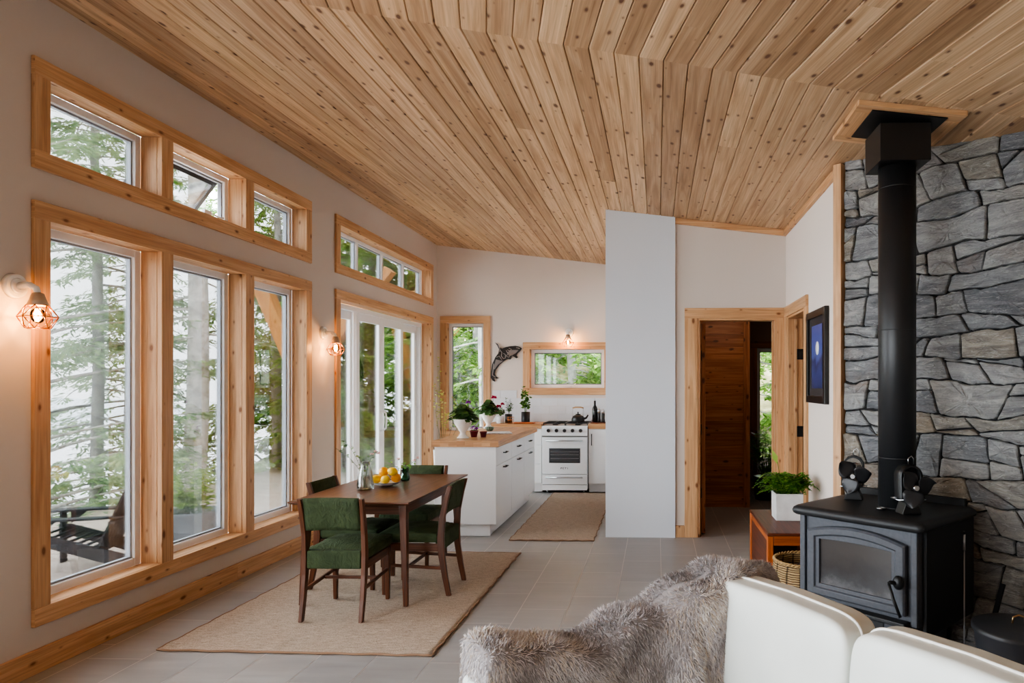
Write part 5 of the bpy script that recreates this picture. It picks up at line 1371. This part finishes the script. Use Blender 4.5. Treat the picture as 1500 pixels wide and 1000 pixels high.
# stove fans
def stove_fan(label, loc, rz):
    t = thing('stove_fan', label, 'fan', loc, rz, 'fans on the stove top')
    m_ = MB(); m_.prism([(-.036, 0), (.036, 0), (.022, .040), (.032, .055), (-.032, .055), (-.022, .040)], -.028, .028, 'xz'); m_.build('base', BLACK, t, bevel=.002)
    # arch frame band
    n = 18; P = [(-.038, .055)] + [(-.040 * cos(pi * k / n), .135 + .040 * sin(pi * k / n)) for k in range(n + 1)] + [(.038, .055)]
    I = [(-.031, .055)] + [(-.033 * cos(pi * k / n), .135 + .033 * sin(pi * k / n)) for k in range(n + 1)] + [(.031, .055)]
    m_ = MB(); a = m_.add([(x, -.028, z) for x, z in P]); b = m_.add([(x, .028, z) for x, z in P]); c = m_.add([(x, -.028, z) for x, z in I]); d = m_.add([(x, .028, z) for x, z in I]); L_n = len(P)
    for k in range(L_n - 1):
        m_.face((a + k, a + k + 1, b + k + 1, b + k), None, 0, True); m_.face((c + k, c + k + 1, d + k + 1, d + k), None, 0, True); m_.face((a + k, a + k + 1, c + k + 1, c + k)); m_.face((b + k, b + k + 1, d + k + 1, d + k))
    m_.build('arch_frame', BLACK, t)
    m_ = MB()
    for k in range(-4, 5): m_.box((k * .0065 - .0012, -.024, .056), (k * .0065 + .0012, .024, .140))
    m_.build('cooling_fin', BLACK, t)
    m_ = MB(); m_.tube([(0, -.0, .175), (0, 0, .197), (.012, 0, .205), (.02, 0, .195), (.02, 0, .176)], .0018, 6); m_.tube([(-.05, -.03, .052), (.05, -.03, .052), (.05, .03, .052), (-.05, .03, .052)], .002, 6, closed=True); m_.build('carry_wire', STEEL, t)
    m_ = MB(); m_.cyl((0, -.03, .098), (0, -.062, .098), .009, n=12); mo = m_.build('motor_shaft', STEEL, t)
    for k in range(3):
        an_ = .2 + k * 2 * pi / 3; m_ = MB()
        def bl(u, v, an_=an_):
            r = .010 + .062 * v; w = .036 * sin(pi * min(1, .25 + v * .72)) ; s_ = (u - .5) * 2 * w
            x = r * cos(an_) - s_ * sin(an_); z = r * sin(an_) + s_ * cos(an_)
            return (x, -.056 - (u - .5) * .022, .098 + z)
        m_.grid(bl, 6, 8); o = m_.build('blade', plain('fan_blade_%d' % k, (46, 46, 48), .4, .2), t); md = o.modifiers.new('s', 'SOLIDIFY'); md.thickness = .0015
    t.scale = (1.5, 1.5, 1.5)
    return t
c = Vector((1.30, 3.97, 0))
def SL(x, y, z): p = c + U * x + (-NW) * y; return (p.x, p.y, z)
stove_fan('black arch-framed stove fan on the left rear of stove top', SL(-.235, .09, TZ + .0012), radians(-20))
stove_fan('black arch-framed stove fan on right side beside the flue', SL(.20, -.115, TZ + .0012), radians(8))
k = thing('stove_thermometer', 'small round magnetic thermometer on the stove top before the flue', 'thermometer', SL(.045, -.115, TZ + .001), 0)
m_ = MB(); m_.cyl((0, 0, 0), (0, 0, .006), .026, n=28); m_.build('case', BLACK, k); m_ = MB(); m_.tube([(.023 * cos(q / 20 * 2 * pi), .023 * sin(q / 20 * 2 * pi), .0065) for q in range(20)], .0022, 5, closed=True); m_.cyl((-.014, 0, .0075), (.016, 0, .0075), .0012, n=5); m_.build('bezel', STEEL, k)
# poker hanging from stove's right rear
k = thing('poker', 'slender steel poker hanging beside the stove', 'fire tool', SL(hw + .06, .11, 0), 0)
m_ = MB(); m_.tube([(0, 0, .685), (0, 0, .60)], .007, 8); m_.build('grip', STEEL, k); m_ = MB(); m_.tube([(0, 0, .60), (0, 0, .10), (.0, .0, .06), (.03, -.01, .045), (.055, -.02, .05)], .004, 8); m_.build('rod', plain('steel_rod', (170, 170, 172), .35, .9), k)
m_ = MB(); m_.tube([(-.022, -.022, .70), (.0, -.0, .70), (.0, .0, .685)], .004, 6); m_.build('hook', BLACK, k)
# ash bucket + shovel
AB = (1.73, 3.33)
k = thing('ash_bucket', 'dark lidded metal ash bucket beside the stone wall', 'bucket', (AB[0], AB[1], 0), 0)
m_ = MB(); m_.lathe([(0, .002), (.16, .002), (.165, .01), (.195, .315), (.2, .32), (.196, .325), (0, .325)], n=40); m_.build('body', plain('bucket_steel', (74, 75, 80), .4, .3), k)
m_ = MB(); m_.lathe([(.206, .318), (.207, .334), (.196, .340), (.12, .352), (0, .356)], n=40); m_.build('lid', plain('bucket_lid', (62, 63, 66), .42, .3), k)
m_ = MB(); m_.tube([(-.03, 0, .356), (-.026, 0, .385), (0, 0, .395), (.026, 0, .385), (.03, 0, .356)], .005, 8); m_.build('lid_knob', plain('brass_knob', (190, 160, 120), .3, 1), k)
sv = thing('ash_shovel', 'black ash shovel leaning behind the bucket against the stone wall', 'shovel', (1.80, 3.73, .13), 0)
m_ = MB(); m_.tube([(-.02, -.03, .02), (.0, .0, .10)], .009, 8); m_.beam((-.004, -.003, .08), (.07, .03, .29), .024, .014); m_.build('handle', BLACK, sv)
m_ = MB(); m_.box((-.07, -.08, .001), (.03, .01, .006)); m_.box((-.07, -.08, .006), (-.066, .01, .03)); m_.build('scoop', BLACK, sv)

# ------------------------------------------------------------------ sofa : local +X along back (toward near right), +Y = facing (toward window)
SA = Vector((.28, 2.27, 0)); ea = radians(-55.3)
so = thing('sofa', 'white leather sofa with tall back cushions, its seat facing the windows', 'sofa', SA, ea)
# local axes: +X -> (cos-54, sin-54) ; +Y -> (.809,.588) ; facing direction is local -Y
m_ = MB(); m_.box((-.10, -.90, .14), (2.2, -.02, .36)); m_.build('base_frame', LEATHER, so, bevel=.02)
m_ = MB(); m_.box((-.02, -.02 - .0, .14), (2.2, .10, .76)); m_.build('back_frame', wood('walnut_back', (196, 160, 124), (176, 138, 102), (150, 112, 80), knots=False), so, bevel=.02)
def pillow(mb, x0, x1, y0, y1, z0, z1, n=22, puff=.03, lean=0.0):
    """soft boxy cushion"""
    ex = 5.0
    def sq(a, e): return (abs(a) ** e) * (1 if a >= 0 else -1)
    nu, nv = 48, 26; b = None
    cx, cy, cz = (x0 + x1) / 2, (y0 + y1) / 2, (z0 + z1) / 2; hx, hy, hz = (x1 - x0) / 2, (y1 - y0) / 2, (z1 - z0) / 2
    def fn(u, v):
        th = 2 * pi * u; ph = -pi / 2 + pi * v; e1 = .20; e2 = .16
        x = sq(cos(ph), e2) * sq(cos(th), e1) * hx; z = sq(cos(ph), e2) * sq(sin(th), e1) * hz; y = sq(sin(ph), e2) * hy
        y *= 1 + .22 * (1 - (x / hx) ** 2) * (1 - (z / hz) ** 2) * .8
        z += .012 * (1 - (x / hx) ** 2) * (z / hz)
        return (cx + x, cy + y + lean * z, cz + z)
    mb.grid(fn, nu, nv)
for i, (a, b_) in enumerate(((.02, .555), (.56, 1.10), (1.105, 1.65), (1.655, 2.18))):
    c_ = MB(); pillow(c_, a, b_, -.17, -.03, .36, .886, lean=.10); q = c_.build('back_cushion', LEATHER, so)
    p_ = MB(); P = []
    for k in range(41):
        an_ = pi * k / 40; cc, ss = cos(an_), sin(an_); hx_, hz_ = (b_ - a) / 2, (.886 - .36) / 2
        xx = (abs(cc) ** .20) * (1 if cc >= 0 else -1) * hx_; zz = (abs(ss) ** .20) * hz_; zz += .012 * (1 - (xx / hx_) ** 2)
        P.append(((a + b_) / 2 + xx, -.10 + .10 * zz, (.36 + .886) / 2 + zz + .001))
    p_.tube(P, .0045, 6); p_.build('piping', PIPING, q)
for i, (a, b_) in enumerate(((.06, .74), (.75, 1.44), (1.45, 2.16))):
    c_ = MB(); pillow(c_, a, b_, -.90, -.24, .365, .50); c_.build('seat_cushion', LEATHER, so)
m_ = MB(); m_.box((-.16, -.90, .10), (.0, .06, .70)); m_.build('arm', LEATHER, so, bevel=.03, seg=4)
for x in (-.1, 2.1):
    for y in (-.82, 0.0):
        l = MB(); l.cyl((x, y, .001), (x, y, .14), .018, .025, n=12); l.build('leg', WALNUT, so)

# ------------------------------------------------------------------ faux fur throw over arm + corner cushion
th = thing('fur_throw', 'grey brown faux fur throw draped over sofa arm and corner', 'throw', SA, ea)
def ease(a, b, x):
    x = max(0, min(1, (x - a) / (b - a))); return x * x * (3 - 2 * x)
def lerpk(keys, x):
    for (a, va), (b, vb) in zip(keys[:-1], keys[1:]):
        if x <= b: t_ = ease(a, b, x); return va + (vb - va) * t_
    return keys[-1][1]
# s runs along -Y (t = distance from the corner along the arm); negative behind the back
def throw_pt(s, q):
    """s in 0..1 front of arm -> behind back ; q in -1 (outer) ..1 (inner, camera side)"""
    T = 1.12 - 1.42 * s            # path parameter, arm front (.94) to behind back
    front = max(0, T - .88)        # hangs over arm front
    back = max(0, -.07 - T)        # hangs behind the back
    t_ = min(T, .885 + front * .06); t_ = max(t_, -.08 - back * .35)
    ztop = lerpk([(-.3, .895), (-.05, .903), (.10, .900), (.20, .875), (.36, .80), (.55, .755), (.70, .765), (.84, .80), (.95, .80)], min(T, .95))
    ztop -= front * 2.6 + back * 1.5
    wid = lerpk([(-.3, .10), (.1, .11), (.3, .10), (.95, .10)], T)
    cx = lerpk([(-.3, -.03), (.12, -.02), (.35, -.075), (.95, -.08)], T)
    Lin = lerpk([(-.3, .13), (.05, .16), (.16, .34), (.30, .85), (.95, .85)], T)
    Lout = .60 if T > .1 else .35
    L = Lin if q > 0 else Lout
    a = abs(q) * L; sg = 1 if q > 0 else -1
    rr_ = .045
    if a < wid - rr_: x = a; dz = 0
    elif a < wid - rr_ + rr_ * pi / 2: w = (a - wid + rr_) / rr_; x = wid - rr_ + rr_ * sin(w); dz = rr_ * (1 - cos(w))
    else: x = wid + .0; dz = rr_ + (a - (wid - rr_ + rr_ * pi / 2))
    fold = .034 * sin(T * 24 + a * 3) * ease(.05, .3, a) + .016 * sin(T * 47 + 1) * ease(.1, .4, a)
    x += max(0, fold) + .02 * ease(.1, .5, a) + (.030 * ease(.0, .25, T) * ease(.5, .2, T) if q > 0 else 0)
    z = ztop - dz + .010 * sin(T * 19 + q * 4) * ease(.9, .5, abs(a - .05) * 2) + .006 * sin(T * 31)
    return Vector((cx + sg * x, -t_ - .0, max(z, .05)))
m_ = MB(); nu, nv = 110, 70
m_.grid(lambda u, v: tuple(throw_pt(u, v * 2 - 1)), nu, nv)
for i in range(len(m_.r)): m_.r[i] = .15
base = m_.build('woven_backing', FUR, th, fix=False)
fb = MB(); rg = random.Random(77)
def furcol(s, q):
    v = .55 + .28 * sin(s * 9 + q * 5) + .22 * sin(s * 23 - q * 9 + 1.3) + .14 * sin(s * 51 + q * 31)
    return max(0, min(1, v * .75 + rg.gauss(.12, .16)))
NB = 105000
for i in range(NB):
    s, qi = rg.random(), rg.random() * 2 - 1
    if qi < -.45 and s < .8 and rg.random() < .8: continue
    p = throw_pt(s, qi); e = .004
    du = throw_pt(min(1, s + e), qi) - p; dv = throw_pt(s, min(1, qi + e)) - p
    n = du.cross(dv)
    if n.length < 1e-10: continue
    n.normalize()
    cen = Vector((-.05, p.y, p.z - .25 if p.z > .7 else p.z))
    if n.dot(p - cen) < 0: n = -n
    gt = Vector((0, 0, -1)) + n * n.z + Vector((0, .25, 0)); rv_ = Vector((rg.gauss(0, .28) + .10 * sin(s * 40 + qi * 11), rg.gauss(0, .28) + .25 * sin(qi * 9 + s * 17), rg.gauss(0, .22))); rv_ -= n * rv_.dot(n)
    d = (n * .42 + gt * .7 + rv_).normalized()
    L = rg.uniform(.011, .021); w = d.cross(n)
    if w.length < 1e-5: continue
    w.normalize(); w *= rg.uniform(.0007, .0013)
    tip = p + d * L + gt * .003; mid = p + d * L * .55
    b = fb.add([p - w * 1.2, p + w * 1.2, mid + w, tip, mid - w]); fb.face((b, b + 1, b + 2, b + 3, b + 4), None, 0, False, furcol(s, qi))
fo = fb.build('fur_pile', FUR, th, fix=False); fo['kind'] = 'stuff'

# ------------------------------------------------------------------ exterior: deck, chair, planter, timber frame
ex = MB()
y = -4.0
while y < 15.0:
    ex.box((-7.4, y, -.19), (LW - .23, y + .138, -.15), r=R.random(), grain=0); y += .143
ex.box((-7.4, -4, -.4), (-7.3, 15.0, -.191)); struct('floor_deck', ex, [DECKW], 'pale weathered deck boards outside the windows', 'deck')
fr = MB()
for n_i, (py_, lab) in enumerate(((9.75, 'fir timber post with diagonal braces between the tall windows and patio door'), (14.2, 'fir timber post with diagonal braces seen through the patio door'))):
    t = thing('timber_post', lab, 'post', (-5.05, py_, -.149), 0, 'porch posts')
    m_ = MB(); m_.box((-.09, -.09, 0), (.09, .09, 3.6)); m_.build('post', TIMBER, t, bevel=.006)
    m_ = MB(); m_.beam((0, -.10, 1.55), (0, -1.55, 3.35), .13, .20, up=(1, 0, 0)); m_.build('brace', TIMBER, t, bevel=.005)
    m_ = MB(); m_.beam((0, .10, 1.55), (0, 1.55, 3.35), .13, .20, up=(1, 0, 0)); m_.build('brace', TIMBER, t, bevel=.005)
    m_ = MB(); m_.beam((.10, 0, 1.9), (1.2, 0, 3.3), .13, .18, up=(0, 1, 0)); m_.build('cross_brace', TIMBER, t, bevel=.005)
k = thing('adirondack_chair', 'charcoal slatted deck chair outside the nearest tall window', 'chair', (-5.14, 5.98, -.149), radians(108)); k.scale = (.88, .88, .88)
# local +Y = direction the chair faces ; width along X
sl_ = MB()
for i in range(7):
    a = i / 7; y_ = .30 - .52 * a; z_ = .37 - .15 * a - .012 * sin(a * pi); sl_.beam((-.25, y_, z_), (.25, y_, z_), .062, .018, up=(0, .28, 1))
sl_.build('seat_slats', ADIR, k)
for i in range(6):
    x = -.235 + .094 * i; m_ = MB(); hh = .98 + .04 * sin(pi * (i + .5) / 6); m_.beam((x, -.17, .16), (x * 1.12, -.17 - .36 * hh, .16 + .83 * hh), .085, .018, up=(0, 1, .4)); m_.build('back_slat', ADIR, k)
for sx in (-1, 1):
    m_ = MB(); m_.beam((sx * .29, .33, .0), (sx * .29, .33, .53), .025, .11, up=(1, 0, 0)); m_.build('front_leg', ADIR, k, bevel=.003)
    m_ = MB(); m_.prism([(.36, .30), (.36, .40), (.25, .40), (-.62, .10), (-.70, .0), (-.55, .0), (-.3, .07), (.2, .26)], sx * .27 - .0125, sx * .27 + .0125, 'yz'); m_.build('side_rail', ADIR, k, bevel=.002)
    m_ = MB(); m_.prism([(sx * .22, .42), (sx * .37, .42), (sx * .385, .30), (sx * .36, -.2), (sx * .31, -.45), (sx * .25, -.45), (sx * .26, 0)], .531, .553, 'xy'); m_.build('armrest', ADIR, k, bevel=.003)
    m_ = MB(); m_.prism([(.27, .40), (.27, .53), (.12, .53)], sx * .305, sx * .33, 'yz'); m_.build('arm_bracket', ADIR, k)
m_ = MB(); m_.beam((-.37, -.36, .50), (.37, -.36, .50), .06, .025, up=(0, 0, 1)); m_.beam((-.26, -.51, .86), (.26, -.51, .86), .05, .02, up=(0, 0, 1)); m_.build('back_rail', ADIR, k)
k = potted('deck_planter', 'large slate blue glazed pot of wispy green plants on the deck', (-4.72, 6.75, -.149), 'planter')
m_ = MB(); m_.lathe([(0, 0), (.19, 0), (.20, .02), (.245, .18), (.262, .34), (.275, .37), (.25, .37), (.24, .33), (0, .33)], n=36); m_.build('pot', POTG, k)
a, l = MB(), MB(); rg = random.Random(17)
for i in range(46):
    q = rg.uniform(0, 2 * pi); rr_ = rg.uniform(.1, .42); hh = rg.uniform(.42, .85); stem_leaves(a, l, (rg.uniform(-.12, .12), rg.uniform(-.12, .12), .33), (rr_ * .3 * cos(q), rr_ * .3 * sin(q), hh), (rr_ * cos(q), rr_ * sin(q), hh * rg.uniform(.7, 1.05)), 16, .06, .022, .003, rg)
a.build('stem', LF_PALE, k); l.build('leaves', LF_BRIGHT, k)

# ground and water
gm_ = MB(); gx = N('forest_floor'); gb_ = gx.bsdf(Roughness=.95); gv_ = gx.coord('Object'); gn_ = gx.noise(gv_, 1.6, 8, .7); gr_ = gx.ramp([(.35, S((96, 92, 62))), (.5, S((150, 140, 96))), (.65, S((196, 186, 150)))], (gn_, 0)); gx.l(gr_, 0, gb_, 'Base Color')
def gh(x, y):
    d = max(0, -7.0 - x); z = -.75 - .035 * max(0, y - 5) * 0 - d * .38 + .25 * sin(x * .9 + y * .5) * min(1, d) + .12 * sin(x * 2.3 - y * 1.7)
    if y > 15 and x > -9: z += min(6.5, (y - 15) * .55) * min(1, (x + 9) / 3)
    return z
gm_.grid(lambda u, v: (-30 + 55 * u, -12 + 52 * v, gh(-30 + 55 * u, -12 + 52 * v)), 60, 56)
struct('ground', gm_, [gx.mat], 'sloping forest ground outside', 'ground')
wm = MB(); b = wm.add([(-300, -200, -6.5), (-14, -200, -6.5), (-14, 300, -6.5), (-300, 300, -6.5)]); wm.face((b, b + 1, b + 2, b + 3))
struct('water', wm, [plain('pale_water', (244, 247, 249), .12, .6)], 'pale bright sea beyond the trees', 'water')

# ------------------------------------------------------------------ trees
def conifer(name, label, x, y, H, rad, z0, crown0, nb, spr, leafm, trunkm, r0, seed, group=None, droop=.25, leafL=.16, leafW=.035, lean=(0, 0), up=.0):
    rg = random.Random(seed); gz = gh(x, y) - .15
    t = thing(name, label, 'tree', (x, y, gz), 0, group)
    tr = MB(); br = MB(); lf = MB(); n = 10
    P = [Vector((lean[0] * (k / n) ** 1.5 + .05 * sin(k * 1.7 + seed), lean[1] * (k / n) ** 1.5 + .05 * cos(k * 2.1 + seed), H * k / n)) for k in range(n + 1)]
    tr.tube(P, [r0 * (1 - .85 * k / n) + .01 for k in range(n + 1)], 12); tr.build('trunk', trunkm, t)
    for i in range(nb):
        f = crown0 + (1 - crown0) * (i + rg.random()) / nb; f = min(.985, f); k = f * n; k0 = int(k); base = P[k0].lerp(P[min(n, k0 + 1)], k - k0)
        L = rad * (1 - ((f - crown0) / (1 - crown0)) ** 1.3 * .85) * rg.uniform(.55, 1.1); az = rg.uniform(0, 2 * pi); d = Vector((cos(az), sin(az), 0)); ns = 7
        Q = [base + d * L * (j / ns) + Vector((0, 0, L * (up * (j / ns) - droop * (j / ns) ** 1.6))) + Vector((-d.y, d.x, 0)) * .05 * L * sin(j * .9 + i) for j in range(ns + 1)]
        br.tube(Q, [max(.003, (.006 + .008 * L) * (1 - .85 * j / ns)) for j in range(ns + 1)], 5, caps=False)
        for s_ in range(spr):
            u = rg.uniform(.22, 1.0); j = min(ns - 1, int(u * ns)); p = Q[j].lerp(Q[j + 1], u * ns - j)
            az2 = az + rg.choice((-1, 1)) * rg.uniform(.4, 1.2); tl = L * .30 * (1.15 - u * .7) * rg.uniform(.5, 1.2); d2 = Vector((cos(az2), sin(az2), rg.uniform(-.45, .05))).normalized()
            m = max(3, int(tl / leafL * 4.5))
            for w in range(m):
                q = p + d2 * tl * (w + .5) / m + Vector((rg.gauss(0, .02), rg.gauss(0, .02), rg.gauss(0, .02))); az3 = az2 + rg.uniform(-1, 1)
                lf.leaf(q, Vector((cos(az3), sin(az3), rg.uniform(-.9, .1))).normalized(), Vector((rg.gauss(0, .5), rg.gauss(0, .5), 1)).normalized(), leafL * rg.uniform(.6, 1.3), leafW * rg.uniform(.8, 1.3), 0, min(1, max(0, rg.gauss(.45, .28))))
    br.build('branches', trunkm, t, fix=False); lf.build('foliage', leafm, t, fix=False)
    return t
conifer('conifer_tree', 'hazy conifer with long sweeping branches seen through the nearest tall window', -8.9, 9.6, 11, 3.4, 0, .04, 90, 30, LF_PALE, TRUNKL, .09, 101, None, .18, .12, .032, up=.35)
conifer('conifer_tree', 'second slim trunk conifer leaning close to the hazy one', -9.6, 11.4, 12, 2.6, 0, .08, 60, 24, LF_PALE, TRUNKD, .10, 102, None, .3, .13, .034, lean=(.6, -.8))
conifer('conifer_tree', 'straight pale-barked conifer standing before the middle tall window', -7.75, 11.25, 13, 2.3, 0, .26, 50, 22, LF_DARK, TRUNKL, .19, 103, None, .3, .12, .032)
conifer('conifer_tree', 'dark dense conifer behind the pale-barked one', -8.8, 14.2, 13, 2.8, 0, .05, 80, 28, LF_BRIGHT, TRUNKD, .2, 104, None, .35, .14, .04)
conifer('cedar_tree', 'soft green cedar behind the farthest tall window', -7.6, 13.4, 9, 2.2, 0, .04, 70, 28, LF_BRIGHT, TRUNKD, .12, 105, None, .4, .13, .04)
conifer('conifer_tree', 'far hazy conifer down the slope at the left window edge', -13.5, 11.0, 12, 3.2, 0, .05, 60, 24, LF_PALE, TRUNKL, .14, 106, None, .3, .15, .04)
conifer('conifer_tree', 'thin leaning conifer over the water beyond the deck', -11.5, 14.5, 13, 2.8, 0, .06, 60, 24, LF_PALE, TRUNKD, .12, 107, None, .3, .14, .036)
G_ = 'forest trees beyond the patio door and kitchen windows'
for i, (x, y, H, rad, lm, lab) in enumerate([
    (-6.9, 15.2, 10, 2.6, LF_BRIGHT, None), (-7.2, 17.0, 13, 3.0, LF_DARK, None), (-5.2, 17.5, 12, 3.0, LF_BRIGHT, None), (-4.4, 16.4, 8.5, 2.3, LF_BRIGHT, None), (-2.9, 15.2, 10, 2.6, LF_DARK, None),
    (-1.7, 13.8, 7.5, 2.1, LF_BRIGHT, None), (-.3, 15.2, 9, 2.4, LF_BRIGHT, None), (1.9, 14.3, 9, 2.4, LF_BRIGHT, None), (3.4, 16, 10, 2.6, LF_BRIGHT, None), (-3.4, 19.5, 13, 3.2, LF_DARK, None), (.6, 19, 13, 3.2, LF_DARK, None), (-8.6, 18.8, 13, 3.2, LF_BRIGHT, None), (-6.3, 20, 13, 3.2, LF_BRIGHT, None), (-6.2, 12.9, 7, 1.8, LF_BRIGHT, None)]):
    conifer('cedar_tree', 'green cedar tree in the forest beyond the kitchen', x, y, H, rad, 0, .0, 84, 30, lm, TRUNKD, .11, 200 + i, G_, .4, .16, .07)
conifer('cedar_tree', 'stout grey-barked cedar just outside the tall kitchen window', -3.05, 12.4, 11, 1.9, 0, .22, 34, 14, LF_BRIGHT, TRUNKD, .24, 301, None, .4, .12, .04)
# distant wooded shore, haze painted in as a near-white colour
hm = MB()
hm.grid(lambda u, v: (-160 + 20 * v, -60 + 260 * u, -6.6 + (2.0 + 4 * abs(sin(u * 7)) + 2 * sin(u * 23)) * sin(pi * min(1, v * 1.0)) ), 60, 6)
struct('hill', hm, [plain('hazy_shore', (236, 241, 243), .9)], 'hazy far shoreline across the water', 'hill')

# hallway big fern
k = potted('hall_fern', 'large dark leafy plant on the hallway floor below the end window', (1.42, 8.95, 0))
m_ = MB(); m_.lathe([(0, .002), (.14, .002), (.17, .30), (.155, .30), (0, .26)], n=24); m_.build('pot', BLACK, k)
a, l = MB(), MB(); rg = random.Random(41)
for i in range(48): frond(a, l, (rg.uniform(-.06, .06), rg.uniform(-.06, .06), .28), rg.uniform(0, 2 * pi), rg.uniform(.30, .52), rg.uniform(.3, 1.0), 14, .085, rg)
a.build('stem', LF_POT, k); l.build('leaves', LF_POT, k)

# ------------------------------------------------------------------ light
w = bpy.data.worlds.new('sky'); sc.world = w; w.use_nodes = True; nt = w.node_tree; nt.nodes.clear()
ow = nt.nodes.new('ShaderNodeOutputWorld'); bg = nt.nodes.new('ShaderNodeBackground'); nt.links.new(bg.outputs[0], ow.inputs[0])
tc = nt.nodes.new('ShaderNodeTexCoord'); sx = nt.nodes.new('ShaderNodeSeparateXYZ'); nt.links.new(tc.outputs['Generated'], sx.inputs[0])
rp = nt.nodes.new('ShaderNodeValToRGB'); e = rp.color_ramp.elements; e[0].position = .0; e[0].color = (.90, .955, 1, 1); e[1].position = 1; e[1].color = (.82, .91, 1, 1); nt.links.new(sx.outputs[2], rp.inputs[0]); nt.links.new(rp.outputs[0], bg.inputs[0])
bg.inputs[1].default_value = SKY = 5.0
ld = bpy.data.lights.new('hall_fill', 'POINT'); ld.energy = 2.2; ld.color = (1, .88, .74); ld.shadow_soft_size = .12  # unseen fill light added to brighten the hallway, no fixture
lo = bpy.data.objects.new('hall_fill', ld); col.objects.link(lo); lo.location = (.85, 7.55, 2.3)
def portal(loc, rot, sx_, sy_):
    d = bpy.data.lights.new('window_portal', 'AREA'); d.shape = 'RECTANGLE'; d.size = sx_; d.size_y = sy_; d.cycles.is_portal = True
    o = bpy.data.objects.new('window_portal', d); col.objects.link(o); o.location = loc; o.rotation_euler = rot
E_ = (0, -pi / 2, 0)
portal((WX - .02, 4.81, 1.35), E_, 2.2, 2.8); portal((WX - .02, 4.81, 2.9), E_, .55, 2.8); portal((WX - .02, 8.2, 1.2), E_, 2.4, 2.9); portal((WX - .02, 8.2, 2.9), E_, .55, 2.9); portal((WX - .02, -.45, 1.35), E_, 2.2, 5.6)
portal((-2.53, BW + .25, 1.5), (radians(-90), 0, 0), .7, 1.1); portal((-1.04, BW + .25, 1.72), (radians(-90), 0, 0), 1.0, .5); portal((1.68, fw_y + .2, 1.1), (radians(-90), 0, 0), .6, 1.8)
sc.view_settings.view_transform = 'AgX'
sc.view_settings.look = 'AgX - Medium High Contrast'
sc.view_settings.exposure = 1.4
sc.cycles.use_denoising = True
sc.cycles.max_bounces = 10; sc.cycles.diffuse_bounces = 6; sc.cycles.transparent_max_bounces = 24; sc.cycles.sample_clamp_indirect = 8
bpy.context.view_layer.update()
